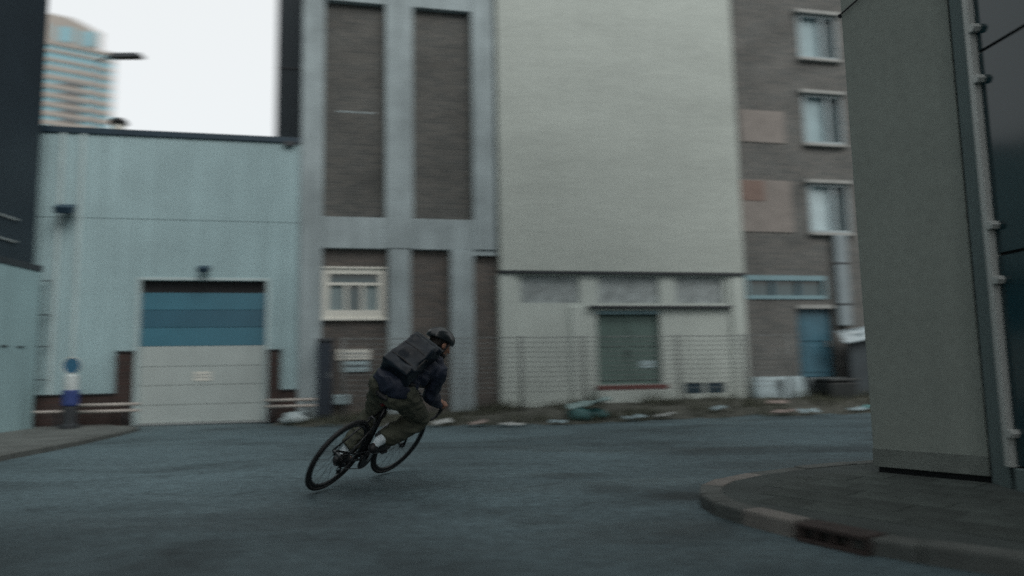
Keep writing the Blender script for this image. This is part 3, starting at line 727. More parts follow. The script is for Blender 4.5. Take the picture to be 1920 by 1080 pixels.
poly_prism(nb_mb(), [G0 + nG * .042, G0 + tG * GL + nG * .042, G0 + tG * GL + nG * .3, G0 + nG * .3], 0.222, UP).build('backing', rubber_m, nbd)
poly_prism(nb_mb(), [NB_A + nAB * 1.3 + Vector((.3, .2)), G0 + nG * .4, G0 + tG * GL + nG * .4, G0 + tG * GL + nG * 8, NB_A + Vector((8, 2))], 0.1, UP - .2).build('core', dark_clad_m, nbd)
for z in (3.36, 2.975, 1.90, 1.51, 0.45, 4.4, 4.8, 6.2):
    p = C2 + tG * .075 - nG * .03
    m = nb_mb(); m.tube([(p.x + nG.x * .05, p.y + nG.y * .05, z), (p.x - nG.x * .015, p.y - nG.y * .015, z)], .034, 6)
    m.build('glass_clamp', alu_m, nbd, bevel=0.005)
cb = thing('wall_cable', 'thin black cable slanting up across the grey panel', 'cable', (2.90, 5.95, 3.85))
m = MB((2.90, 5.95, 3.85)); pA = NB_A - nAB * .02 - tAB * .01
m.tube([(pA.x, pA.y, 3.95), (pA.x + tAB.x * .15, pA.y + tAB.y * .15, 4.02), (pA.x + tAB.x * .33, pA.y + tAB.y * .33, 4.12), (pA.x + tAB.x * .55, pA.y + tAB.y * .55, 4.26)], .007, 6); m.build('cord', rubber_m, cb)
m = MB((2.90, 5.95, 3.85)); m.tube([(pA.x, pA.y, 3.95), (pA.x + nAB.x * .03, pA.y + nAB.y * .03, 3.95)], .014, 8); m.build('clip', dark_steel_m, cb)

# ================================================================== distant tower
tw = thing('tower_block', 'distant pink stone high-rise with teal window bands and curved top', 'tower', (-192, 300, -.05), radians(32))
def tmb(): return MB()
W0, W1 = -21, 18.0
def ty(x): return 0.0022 * (x + 5) ** 2                           # slightly bowed front
def strip(z0, z1, d, m, name, x0=W0, x1=W1, parent=None, n=10):
    vs, fs = [], []
    for i in range(n + 1):
        x = x0 + (x1 - x0) * i / n
        vs += [(x, ty(x) - d, z0), (x, ty(x) - d, z1), (x, 24, z1), (x, 24, z0)]
    for i in range(n):
        a = 4 * i
        fs += [(a, a + 4, a + 5, a + 1), (a + 1, a + 5, a + 6, a + 2), (a + 2, a + 6, a + 7, a + 3), (a + 3, a + 7, a + 4, a)]
    fs += [(0, 1, 2, 3), (4 * n + 3, 4 * n + 2, 4 * n + 1, 4 * n)]
    return MB().add(vs, fs).build(name, m, parent or tw)
FL = 4.05
strip(0, 80, 0, tower_stone_m, 'lower_shaft')
z = 80.0
while z < 134:
    sl = strip(z, z + FL * .56, .5, tower_stone_m, 'spandrel')
    gl = strip(z + FL * .56, z + FL, 0, tower_glass_m, 'window_band')
    if z < 128:
        MB().box(-1.5, 6.5, ty(3) - .9, ty(3) + .0, z + FL * .60, z + FL * 1.05).build('balcony', tower_dark_m, sl)
    z += FL
strip(z, z + 1.6, .5, tower_stone_m, 'spandrel'); z += 1.6
strip(z, z + 2.4, 0, tower_glass_m, 'window_band'); z += 2.4
strip(z, z + 1.5, .5, tower_stone_m, 'spandrel', x1=W1); z += 1.5
strip(z, z + 3.0, 0, tower_glass_m, 'window_band', x1=W1 - .4); z += 3.0
# crown with curved roof line
vs, fs = [], []
n = 24
def crown_z(x): return 157.8 - (0 if x < 1 else 0.36 * (x - 1))
for i in range(n + 1):
    x = W0 + (12.6 - W0) * i / n
    vs += [(x, ty(x) - .4, z), (x, ty(x) - .4, crown_z(x)), (x, 20, crown_z(x)), (x, 20, z)]
for i in range(n):
    a = 4 * i; fs += [(a, a + 4, a + 5, a + 1), (a + 1, a + 5, a + 6, a + 2), (a + 2, a + 6, a + 7, a + 3), (a + 3, a + 7, a + 4, a)]
fs += [(0, 1, 2, 3), (4 * n + 3, 4 * n + 2, 4 * n + 1, 4 * n)]
cr = MB().add(vs, fs).build('crown', tower_stone_m, tw)
for a, b in ((-14, -8), (-3.6, 1.8), (5.0, 10.2)):
    MB().box(a, b, ty((a + b) / 2) - .7, ty((a + b) / 2) - .41, z + 1.0, 153.2).build('crown_window', tower_glass_m, cr)
strip(z - 1.2, z + .6, .7, tower_stone_m, 'cornice')

# street lamp standing behind the garage
sl = thing('street_lamp', 'dark street lamp head reaching over the garage roof', 'street lamp', (-13.1, 22, -.05))
MB().lathe((0, 0, 0), [(.09, 0), (.09, 1.2), (.05, 1.3), (.028, 11.05)], 12).build('pole', mat('lamp_grey', (.27, .27, .28), .5), sl)
m = MB(); m.tube([(0, 0, 11.0), (.25, 0, 11.12), (.55, 0, 11.16)], .035, 8); m.build('arm', dark_steel_m, sl)
m = MB(); m.add([(.42, -.12, 11.10), (1.42, -.15, 11.10), (1.50, 0, 11.13), (1.42, .15, 11.10), (.42, .12, 11.10), (.42, -.09, 11.26), (1.36, -.11, 11.24), (1.36, .11, 11.24), (.42, .09, 11.26)],
    [(0, 4, 3, 2, 1), (5, 6, 7, 8), (0, 1, 6, 5), (1, 2, 6), (2, 7, 6), (2, 3, 7), (3, 4, 8, 7), (4, 0, 5, 8)]); m.build('lamp_head', dark_steel_m, sl, bevel=0.02)

# ================================================================== mesh fence on the bank
fn = fthing('mesh_fence', 'sagging grey wire fence along the weedy bank', 'fence', 4.7, -.85)
fence_m = mat('dull_wire', (.17, .185, .185), .6, .2, 6, .05, metal=.2)
posts_s = [2.75, 4.55, 6.28, 7.62, 9.75, 11.3, 12.4]
for s in posts_s:
    p = FW(s, -.85); z0 = bank_at(p.x, p.y) - .03
    m = fmb(fn); m.tube([(s, -.85, z0), (s + random.uniform(-.02, .02), -.85, 1.63)], .028, 10); m.build('post', fence_m, fn, smooth=True)
zz = [1.60, 1.50, 1.40, 1.30, 1.20, 1.10, 1.00, 0.90, 0.80, 0.70, 0.60, .50]
for k, z in enumerate(zz):
    pts = []
    for s0, s1 in zip(posts_s[:-1], posts_s[1:]):
        for t in range(6):
            a = t / 6; sag = (.012 if k else .006) * 4 * a * (1 - a)
            pts.append((s0 + (s1 - s0) * a, -.885, z - sag + .008 * noise.noise(Vector((s0 * 3 + a * 5, z * 9, 2)))))
    m = fmb(fn); m.tube(pts, .009 if k == 0 else .0055, 5); m.build('wire', fence_m, fn)
m = fmb(fn); s = 2.8
while s < 12.35:
    m.add([(s - .0016, -.89, .42), (s + .0016, -.89, .42), (s + .0016, -.89, 1.6), (s - .0016, -.89, 1.6), (s - .0016, -.893, .42), (s + .0016, -.893, .42), (s + .0016, -.893, 1.6), (s - .0016, -.893, 1.6)],
          [(0, 1, 2, 3), (7, 6, 5, 4), (0, 3, 7, 4), (1, 5, 6, 2)]); s += .1
o = m.build('upright_wires', fence_m, fn); o['kind'] = 'stuff'

# weeds on the bank
wv, wf = [], []
rnd = random.Random(3)
def blade(p, h, lean, w):
    a = rnd.uniform(0, 2 * pi); d = Vector((cos(a), sin(a), 0)); q = Vector((-d.y, d.x, 0)) * w
    k = len(wv); m_ = p + d * lean * .35 + Vector((0, 0, h * .6)); t = p + d * lean + Vector((0, 0, h))
    wv.extend([p - q, p + q, m_ + q * .7, m_ - q * .7, t]); wf.extend([(k, k + 1, k + 2, k + 3), (k + 3, k + 2, k + 4)])
for i in range(2600):
    x = rnd.uniform(-4.2, 10.5); t = rnd.random() ** .8
    if noise.noise(Vector((x * 1.1, t * 2.5, 11))) < rnd.uniform(-.35, .25): continue
    y = edge_y(x) + (fac_y(x) - .05 - edge_y(x)) * t
    z = bank_at(x, y)
    big = 1.5 if t > .75 and rnd.random() < .3 else 1
    for b in range(rnd.randint(4, 8)):
        h = rnd.uniform(.05, .2) * big
        blade(Vector((x + rnd.gauss(0, .04), y + rnd.gauss(0, .04), z - .01)), h, rnd.uniform(.3, 1.1) * h, rnd.uniform(.003, .007))
wd = MB().add(wv, wf)
me = bpy.data.meshes.new('weeds'); me.from_pydata(wd.v, [], wd.f); me.materials.append(mat('dry_weeds', (.075, .082, .058), .9, .35, 2, 0))
o = link('weeds', me, kind='stuff'); o['label'] = 'dry dark weeds growing over the bank below the buildings'; o['category'] = 'weeds'

# litter
def litter(x, y, w, d, seed, m, label, h=.03, cat='litter'):
    z = max(bank_at(x, y), 0.0)
    e = thing('litter_scrap', label, cat, (x, y, z), random.uniform(-.5, .5), 'litter along the bank')
    crumple(MB(), (-w / 2, -d / 2, h), (w, 0, random.uniform(-.02, .05)), (0, d, random.uniform(.01, .05)), 8, 6, h, seed).build('scrap', m, e, smooth=True)
paper = mat('litter_paper', (.38, .40, .39), .7, .15, 6, .2); pinkp = mat('litter_pink', (.28, .23, .21), .7, .15, 6, .2); bluep = mat('litter_blue', (.28, .37, .40), .5, .15, 6, .2); tealp = mat('litter_teal', (.10, .26, .27), .5, .15, 6, .2)
litter(-0.62, 12.45, .30, .2, 1, pinkp, 'pinkish paper scrap on the road edge behind the cyclist')
litter(-1.25, 12.62, .34, .16, 2, paper, 'white paper scrap at the verge just right of the front wheel')
litter(-0.05, 12.30, .42, .2, 3, paper, 'long pale paper scrap on the verge edge before the cream building')
litter(0.75, 12.62, .30, .15, 4, bluep, 'pale blue scrap at the verge edge beside the teal bag')
litter(2.15, 13.1, .42, .18, 5, bluep, 'pale blue scrap on the verge below the green door')
litter(2.75, 13.35, .40, .15, 6, paper, 'white scrap on the verge below the blue vent grilles', .05)
litter(4.0, 14.3, .30, .14, 7, bluep, 'greyish blue scrap among weeds below the cream building corner')
litter(5.05, 13.75, .52, .2, 8, pinkp, 'large pinkish scrap on the verge before the whitewashed barrier', .06)
litter(5.62, 13.95, .42, .16, 9, bluep, 'pale blue scrap right beside the large pinkish one', .04)
litter(6.75, 14.35, .45, .16, 10, bluep, 'pale blue strip on the verge near the corner building', .04)
litter(7.15, 14.7, .46, .16, 11, tealp, 'teal strip on the verge almost behind the corner building', .05)
litter(5.55, 15.4, .4, .16, 12, pinkp, 'reddish scrap on the bank beside the dark bin', .05)

# teal rubbish bag with a slab of pale packaging on it
def lump(name, loc, r, seed, m, parent=None, amp=.25, seg=22, rings=14):
    mb = MB(); mb.ell((0, 0, 0), 1.0, seg=seg, rings=rings)
    for v in mb.v:
        k = 1 + amp * noise.noise(v * 1.4 + Vector((seed, 0, 0))) + amp * .4 * noise.noise(v * 4 + Vector((0, seed, 0)))
        v.x *= r[0] * k; v.y *= r[1] * k; v.z = max(v.z * r[2] * k, -r[2] * .7)
        v += Vector(loc)
    return mb.build(name, m, parent, smooth=True)
tb = thing('rubbish_bag', 'torn teal rubbish bag with pale packaging on the weedy bank', 'rubbish bag', (1.3, 13.3, bank_at(1.3, 13.3)))
lump('bag', (-.12, 0, .10), (.22, .20, .15), 3.1, mat('teal_bag', (.04, .12, .12), .45, .3, 9, .5, 18), tb)
lump('bag_end', (.2, .12, .11), (.22, .16, .11), 5.7, MATS['teal_bag'], tb)
crumple(MB(), (-.34, -.1, .22), (.78, .05, .14), (.05, .38, .04), 14, 7, .05, 6.6, .02).build('packaging', mat('pale_packaging', (.24, .34, .335), .6, .2, 5, .2), tb, smooth=True)
wl_ = thing('litter_bag', 'small white plastic bag on the ground beside the dark cabinet', 'plastic bag', (-4.2, 13.9, 0.0))
lump('bag', (0, 0, .09), (.24, .16, .12), 8.2, mat('white_bag', (.36, .43, .445), .5, .1, 5, .2), wl_, .35)
crumple(MB(), (.05, -.1, .1), (.22, .0, .12), (.02, .16, .03), 8, 6, .04, 2.6).build('handles', MATS['white_bag'], wl_, smooth=True)

# ================================================================== bicycle
PSI, LEAN = radians(20.5), radians(35)
fwd = Vector((sin(PSI), cos(PSI), 0)); lef = Vector((-cos(PSI), sin(PSI), 0)); upv = Vector((0, 0, 1))
u_ = upv * cos(LEAN) - lef * sin(LEAN); l_ = lef * cos(LEAN) + upv * sin(LEAN)
BIKE = Matrix(((fwd.x, l_.x, u_.x, -1.615), (fwd.y, l_.y, u_.y, 6.023), (fwd.z, l_.z, u_.z, 0.003), (0, 0, 0, 1)))
black_frame = mat('black_frame_paint', (.014, .016, .019), .35, .1, 10, 0)
silver_m = mat('polished_alloy', (.55, .60, .62), .3, .08, 10, 0, metal=.7)
pale_tube = mat('pale_silver_paint', (.50, .56, .58), .3, .08, 10, 0)
chain_m = mat('oily_steel', (.08, .085, .09), .4, .2, 20, 0, metal=.8)
red_lamp = mat('red_lens', (.16, .012, .012), .3, .05, 10, 0)
bk = thing('bicycle', 'black road bicycle with drop handlebar leaning hard into the turn', 'bicycle', (0, 0, 0))
bk.matrix_world = BIKE
BB, RA, FA = (.41, 0, .275), (0, 0, .343), (.985, 0, .343)
m = MB()
m.tube([BB, (.30, 0, .80)], .017, 12)
m.tube([(.855, 0, .745), BB], .024, 12)
m.tube([(.815, 0, .885), (.865, 0, .71)], .022, 12)
for s in (-1, 1):
    m.tube([(.40, s * .03, .275), (.25, s * .05, .295), (.0, s * .066, .343)], .010, 8)
    m.tube([(.315, s * .018, .755), (.12, s * .05, .50), (.0, s * .066, .343)], .008, 8)
m.tube([(.41, -.045, .275), (.41, .045, .275)], .024, 14)
frame = m.build('frame', black_frame, bk, smooth=True)
MB().tube([(.305, 0, .772), (.83, 0, .835)], .017, 12).build('top_tube', pale_tube, frame, smooth=True)
m = MB()
for s in (-1, 1): m.tube([(.868, s * .02, .70), (.885, s * .048, .66), (.92, s * .052, .52), (.985, s * .054, .343)], .011, 8)
m.build('fork', black_frame, bk, smooth=True)
m = MB(); m.tube([(.302, 0, .79), (.255, 0, .915)], .013, 10); sp_ = m.build('seat_post', black_frame, bk, smooth=True)
m = MB(); m.tube([(.245, 0, .845), (.205, 0, .83)], .022, 10); m.build('tail_light', red_lamp, sp_, smooth=True)
# saddle
sec = [(.10, .060, .935), (.13, .074, .945), (.18, .072, .943), (.24, .045, .938), (.30, .026, .937), (.36, .018, .936), (.385, .012, .928)]
vs, fs = [], []
for x, w, z in sec:
    for k in range(12):
        a = 2 * pi * k / 12; vs.append((x, w * cos(a), z - .012 + (.014 if sin(a) > 0 else .03) * sin(a)))
for i in range(len(sec) - 1):
    for k in range(12): fs.append((i * 12 + k, i * 12 + (k + 1) % 12, (i + 1) * 12 + (k + 1) % 12, (i + 1) * 12 + k))
fs += [tuple(range(12)), tuple(range((len(sec) - 1) * 12, len(sec) * 12))]
MB().add(vs, fs).build('saddle', rubber_m, bk, smooth=True)
def wheel(c, label):
    c = Vector(c)
    w = bpy.data.objects.new('wheel', None); COL.objects.link(w); w.parent = bk; w.location = c; w.empty_display_size = .1
    MB().torus((0, 0, 0), (0, 1, 0), .326, (.017, .017), 72, 12).build('tyre', rubber_m, w, smooth=True)
    MB().torus((0, 0, 0), (0, 1, 0), .296, (.017, .011), 72, 8).build('rim', black_frame, w, smooth=True)
    m = MB(); m.tube([(0, -.055, 0), (0, .055, 0)], .017, 12); m.tube([(0, -.035, 0), (0, -.03, 0)], .03, 14); m.tube([(0, .03, 0), (0, .035, 0)], .03, 14)
    m.build('hub', chain_m, w, smooth=False)
    for i in range(24):
        a = 2 * pi * i / 24; s = 1 if i % 2 else -1; a2 = a + .5 * (1 if i % 4 < 2 else -1)
        m = MB(); m.tube([(.028 * cos(a2), s * .032, .028 * sin(a2)), (.284 * cos(a), 0, .284 * sin(a))], .0013, 4, cap=False); m.build('spoke', chain_m, w)
    return w
rw = wheel(RA, 'rear'); fwheel = wheel(FA, 'front'); fwheel.rotation_euler = (0, 0, radians(-5))
def disc(mb, c, R, t, teeth=0):
    c = Vector(c); n = teeth * 2 if teeth else 24; vs = []
    for y in (-t / 2, t / 2):
        for i in range(n):
            r = R + (.004 if teeth and i % 2 else 0); vs.append(c + Vector((r * cos(2 * pi * i / n), y, r * sin(2 * pi * i / n))))
    return mb.add(vs, [tuple(range(n - 1, -1, -1)), tuple(range(n, 2 * n))] + [(i, (i + 1) % n, n + (i + 1) % n, n + i) for i in range(n)])
m = MB()
for i, R in enumerate((.060, .052, .045, .038, .032, .027)): disc(m, (0, -.038 - .0045 * i, 0), R, .002, 14)
m.build('cassette', chain_m, rw)
cr_a = radians(100)                                              # right crank nearly upright
cx, cz = .17 * cos(cr_a), .17 * sin(cr_a)
cs = MB(); disc(cs, (BB[0], -.045, BB[2]), .095, .003, 34); disc(cs, (BB[0], -.051, BB[2]), .075, .003, 26)
cs = cs.build('chainrings', chain_m, bk)
PED = {}
for s in (-1, 1):
    px, pz = BB[0] + (cx if s < 0 else -cx), BB[2] + (cz if s < 0 else -cz)
    m = MB(); m.tube([(BB[0], s * .062, BB[2]), (px, s * .075, pz)], .012, 8, r1=.009); ca = m.build('crank_arm', silver_m, cs, smooth=True)
    MB().box(px - .045, px + .045, min(s * .085, s * .175), max(s * .085, s * .175), pz - .010, pz + .010).build('pedal', black_frame, cs, bevel=0.004)
    PED[s] = (px, s * .128, pz)
m = MB(); cl = []
for i in range(15): a = pi / 2 + .1 - (pi + .2) * i / 14; cl.append((BB[0] + .097 * cos(a), -.046, BB[2] + .097 * sin(a)))
cl += [(.06, -.049, .235), (.035, -.049, .215), (.005, -.049, .225), (.0, -.049, .25), (.03, -.049, .29), (.045, -.049, .31)]
for i in range(9): a = -.3 - 0 + (pi / 2 + .3 + 1.3) * i / 8; cl.append((.047 * cos(a) * .95, -.049, .343 + .047 * sin(a)))
cl.append((BB[0] - .01, -.046, BB[2] + .0968))
m.tube(cl, .0045, 5); m.build('chain', chain_m, bk)
m = MB(); m.tube([(.0, -.075, .325), (.02, -.075, .285)], .013, 8); m.tube([(.02, -.06, .285), (.05, -.06, .205)], .009, 8); disc(m, (.022, -.05, .275), .022, .006, 11); disc(m, (.045, -.05, .212), .022, .006, 11)
m.build('rear_derailleur', black_frame, bk)
m = MB(); m.tube([(.822, 0, .86), (.815, 0, .885), (.855, 0, .888)], .015, 10); m.build('stem', black_frame, bk, smooth=True)
m = MB(); m.tube([(.855, -.187, .888), (.855, .187, .888)], .0135, 10)
for s in (-1, 1): m.tube([(.855, s * .183, .888), (.90, s * .19, .886), (.94, s * .192, .866), (.95, s * .194, .826), (.925, s * .196, .781), (.865, s * .198, .763), (.805, s * .2, .761)], .0125, 10)
hb = m.build('handlebar', rubber_m, bk, smooth=True)
for s in (-1, 1):
    m = MB(); m.cap((.905, s * .190, .896), .017, (.975, s * .192, .921), .019); m.build('brake_hood', rubber_m, hb, smooth=True)
    m = MB(); m.tube([(.975, s * .192, .916), (.99, s * .194, .866), (.975, s * .196, .816)], .006, 6); m.build('brake_lever', chain_m, hb, smooth=True)
for nm, p0, p1 in (('brake_calliper', (.90, 0, .695), (.945, 0, .665)), ('brake_calliper', (.19, 0, .66), (.175, 0, .70))):
    m = MB(); m.tube([(p0[0], -.035, p0[2]), (p0[0] + .01, -.02, p0[2] + .035), (p0[0] + .01, .02, p0[2] + .035), (p0[0], .035, p0[2])], .008, 6); m.build(nm, chain_m, bk)
m = MB(); m.lathe((0, 0, 0), [(.034, -.09), (.036, -.08), (.036, .05), (.028, .075), (.015, .085), (.012, .10)], 16)
bt = m.build('bottle', mat('bottle_plastic', (.10, .11, .12), .35), bk, smooth=True)
dt = Vector((.855, 0, .745)) - Vector(BB); bt.location = Vector(BB) + dt * .42 + Vector((-.06, 0, .062)) * .9; bt.rotation_euler = (0, math.atan2(dt.x, dt.z), 0)

# ================================================================== rider
def organic(name, mb, m, parent, voxel=.010, smooth=8, fold=0, freq=9, seed=0, label=None):
    """fuses overlapping solids into one continuous skin"""
    me = bpy.data.meshes.new(name + '_src'); me.from_pydata(mb.v, [], mb.f); me.update()
    bm = bmesh.new(); bm.from_mesh(me); bmesh.ops.recalc_face_normals(bm, faces=bm.faces); bm.to_mesh(me); bm.free()
    t = bpy.data.objects.new('tmp', me); COL.objects.link(t)
    r = t.modifiers.new('r', 'REMESH'); r.mode = 'VOXEL'; r.voxel_size = voxel
    sm = t.modifiers.new('s', 'SMOOTH'); sm.factor = .5; sm.iterations = smooth
    dg = bpy.context.evaluated_depsgraph_get()
    out = bpy.data.meshes.new_from_object(t.evaluated_get(dg)); out.name = name
    bpy.data.objects.remove(t); bpy.data.meshes.remove(me)
    if fold:
        out.update(); ns = [v.normal.copy() for v in out.vertices]
        for v, n_ in zip(out.vertices, ns):
            p = v.co
            w1 = noise.noise(Vector((p.x * freq * .6, p.y * freq, p.z * freq * 1.3)) + Vector((seed, 0, 0)))
            w2 = noise.noise(p * freq * 2.3 + Vector((0, seed, 0)))
            v.co = p + n_ * fold * (1 - 2 * abs(w1) + .35 * w2)
    for p in out.polygons: p.use_smooth = True
    out.materials.clear(); out.materials.append(m)
    o = link(name, out, parent, label=label)
    return o
skin_m = mat('skin', (.30, .155, .105), .55, .08, 12, .05, 120)
jacket_m = mat('navy_shell_jacket', (.011, .017, .034), .62, .2, 6, .15, 90, spec=.35)
trouser_m = mat('olive_cotton', (.068, .073, .055), .85, .2, 7, .25, 140, spec=.2)
shoe_m = mat('black_shoe', (.014, .014, .016), .55, .2, 20, .1)
sock_m = mat('white_sock', (.50, .58, .62), .85, .08, 30, .2, 200)
helm_m = mat('helmet_shell', (.012, .017, .020), .28, .1, 10, 0, spec=.5)
hair_m = mat('dark_hair', (.015, .012, .010), .7, .2, 60, .4, 200)
bag_m = mat('coated_bag_fabric', (.007, .013, .020), .38, .25, 7, .2, 25, spec=.24)

V = Vector
HIP = {-1: V((.25, -.085, 1.0)), 1: V((.24, .095, 1.0))}
ANK = {-1: V((PED[-1][0] - .115, -.128, PED[-1][2] + .105)), 1: V((PED[1][0] - .105, .128, PED[1][2] + .12))}
def knee(h, a, d, l1, l2):
    v = a - h; L = v.length; x = (l1 * l1 - l2 * l2 + L * L) / (2 * L); q = sqrt(max(l1 * l1 - x * x, .0004)); t = v.normalized(); d = (d - t * d.dot(t)).normalized()
    return h + t * x + d * q
KNE = {-1: knee(HIP[-1], ANK[-1], V((.92, -.24, .1)), .425, .415), 1: knee(HIP[1], ANK[1], V((1, .12, .1)), .435, .425)}
SHO = {-1: V((.535, -.135, 1.248)), 1: V((.535, .185, 1.265))}
WRI = {-1: V((.815, -.188, .932)), 1: V((.815, .188, .932))}
ELB = {s: knee(SHO[s], WRI[s], V((-.1, s * .15, -.9)), .245, .225) for s in (-1, 1)}
HEAD = V((.675, .035, 1.418)); NECK = V((.565, .018, 1.312))
gx = V((.80, -.55, -.12)).normalized(); gz = V((.22, .30, .93)); gz = (gz - gx * gz.dot(gx)).normalized(); gy = gz.cross(gx)
HR = Matrix((gx, gy, gz)).transposed()
def H(x, y, z): return HEAD + gx * x + gy * y + gz * z
spine = [V((.245, .005, 1.03)), V((.31, .008, 1.10)), V((.39, .012, 1.165)), V((.47, .015, 1.225)), V((.54, .015, 1.268))]
sx = (spine[-1] - spine[0]).normalized(); sy = V((0, 1, 0)); sz = sx.cross(sy).normalized()
SR = Matrix((sx, sy, sz)).transposed()
if sz.z < 0: sz = -sz

# one continuous body
b = MB()
for p, w in zip(spine, (.135, .125, .135, .155, .15)): b.ell(p, (.10, w, .085), SR)
b.cap(spine[-1], .075, NECK, .055); b.cap(NECK, .056, H(-.02, 0, -.06), .052)
b.ell(H(-.005, 0, .025), (.095, .074, .10), HR); b.ell(H(.035, 0, -.065), (.058, .052, .062), HR); b.ell(H(.06, 0, -.02), (.04, .055, .06), HR)
b.cap(H(.095, 0, .01), .010, H(.117, 0, -.028), .014); b.cap(H(.085, .022, -.062), .010, H(.085, -.022, -.062), .010)
for s in (-1, 1): b.ell(H(-.005, s * .076, -.012), (.022, .009, .032), HR)
for s in (-1, 1):
    b.cap(SHO[s], .058, ELB[s], .042); b.cap(ELB[s], .041, WRI[s], .028)
    b.cap(HIP[s], .088, KNE[s], .058); b.cap(KNE[s], .056, ANK[s].lerp(KNE[s], .45), .052); b.cap(ANK[s].lerp(KNE[s], .45), .052, ANK[s], .036)
    pd = V(PED[s]) + V((0, 0, .03)); heel = ANK[s] + V((-.045, 0, -.07))
    b.cap(ANK[s], .036, heel, .030); b.cap(heel, .030, pd + V((.02, 0, .012)), .032); b.cap(pd, .034, pd + V((.075, 0, -.002)), .024)
    # hand wrapped over the brake hood
    palm = WRI[s] + V((.055, 0, .006)); b.cap(WRI[s], .027, palm, .030)
    for q in range(4):
        k0 = palm + V((.012 + .019 * q - .02, s * .012, .012)); k1 = k0 + V((.012, s * .032, -.018)); k2 = k1 + V((.010, -s * .006, -.030 + .003 * abs(q - 1))); k3 = k2 + V((.004, -s * .022, -.010))
        b.cap(k0, .010, k1, .0092); b.cap(k1, .0092, k2, .0086); b.cap(k2, .0086, k3, .0078)
    t0 = palm + V((-.012, -s * .016, .0)); t1 = t0 + V((.030, -s * .020, -.012)); t2 = t1 + V((.028, -s * .002, -.016))
    b.cap(t0, .0125, t1, .0105); b.cap(t1, .0105, t2, .009)
pe = organic('person', b, skin_m, None, .0055, 5)
tag(pe, 'cyclist in dark jacket, olive trousers and black helmet, crouched leaning into the turn', 'person')
pe.matrix_world = BIKE
# jacket
b = MB()
for p, w, h in zip(spine, (.168, .165, .172, .182, .160), (.100, .112, .122, .120, .10)): b.ell(p, (.11, w, h), SR)
b.ell(spine[0] + V((-.075, 0, .0)), (.10, .172, .105), SR)
b.cap(spine[-1], .10, NECK + V((0, 0, -.005)), .078)
for s in (-1, 1):
    b.cap(spine[-1] + V((0, s * .06, 0)), .095, SHO[s], .078); b.cap(SHO[s], .076, ELB[s], .060); b.cap(ELB[s], .060, WRI[s] + (ELB[s] - WRI[s]).normalized() * .01, .041)
jk = organic('jacket', b, jacket_m, pe, .008, 4, .017, 10, 2.0, 'dark navy shell jacket')
b = MB(); hc = NECK + sz * .045 - sx * .04
b.ell(hc, (.085, .12, .050), SR); b.cap(hc + V((.05, -.09, -.01)), .035, hc + V((.05, .09, -.01)), .035); b.cap(hc + V((.05, -.09, -.01)), .034, NECK + V((.09, -.075, -.02)), .028); b.cap(hc + V((.05, .09, -.01)), .034, NECK + V((.09, .075, -.02)), .028)
organic('hood', b, jacket_m, jk, .008, 5, .008, 14, 5.0)
# trousers
b = MB(); b.ell(V((.240, .005, .955)), (.125, .165, .115)); b.ell(spine[0] + V((0, 0, -.03)), (.08, .145, .09), SR)
for s in (-1, 1):
    b.cap(HIP[s], .112, KNE[s], .082); lo = ANK[s].lerp(KNE[s], .30); b.cap(KNE[s], .084, lo, .078); b.cap(lo, .078, lo + (ANK[s] - KNE[s]).normalized() * .02, .074)
    b.ell(HIP[s] + V((-.035, 0, -.04)), (.10, .098, .10))
tr = organic('trousers', b, trouser_m, pe, .008, 4, .019, 10, 7.0, 'loose olive trousers')
for s in (-1, 1):
    c = HIP[s].lerp(KNE[s], .55) + V((0, s * .088, 0)); ax = (KNE[s] - HIP[s]).normalized()
    n_ = V((0, s, 0)); n_ = (n_ - ax * n_.dot(ax)).normalized(); w_ = ax.cross(n_)
    R_ = Matrix((ax, w_, n_)).transposed(); b = MB(); b.ell(c + n_ * .003, (.085, .07, .022), R_); organic('cargo_pocket', b, trouser_m, tr, .008, 3, .004, 20, 1.0)
for s in (-1, 1):
    up_ = ANK[s].lerp(KNE[s], .38)
    b = MB(); b.cap(up_, .047, ANK[s], .043); b.cap(ANK[s], .043, ANK[s] + V((-.02, 0, -.04)), .038); organic('sock', b, sock_m, pe, .007, 4, .002, 30)
    pd = V(PED[s]) + V((0, 0, .03)); heel = ANK[s] + V((-.045, 0, -.07))
    b = MB(); b.cap(heel, .041, pd, .044); b.cap(pd, .044, pd + V((.08, 0, -.002)), .034); b.cap(heel + V((.03, 0, .03)), .042, ANK[s] + V((.0, 0, -.025)), .044); b.cap(ANK[s] + V((.01, 0, -.03)), .042, pd + V((-.01, 0, .02)), .036)
    sh = organic('shoe', b, shoe_m, pe, .007, 4)
    b = MB(); b.cap(heel + V((0, 0, -.034)), .013, pd + V((.0, 0, -.036)), .013); b.cap(pd + V((0, 0, -.036)), .013, pd + V((.085, 0, -.028)), .012)
    b.ell((heel + pd) / 2 + V((0, 0, -.036)), (.10, .036, .010)); b.ell(pd + V((.03, 0, -.034)), (.07, .042, .011)); organic('sole', b, mat('grey_sole', (.10, .11, .115), .7), sh, .006, 2)
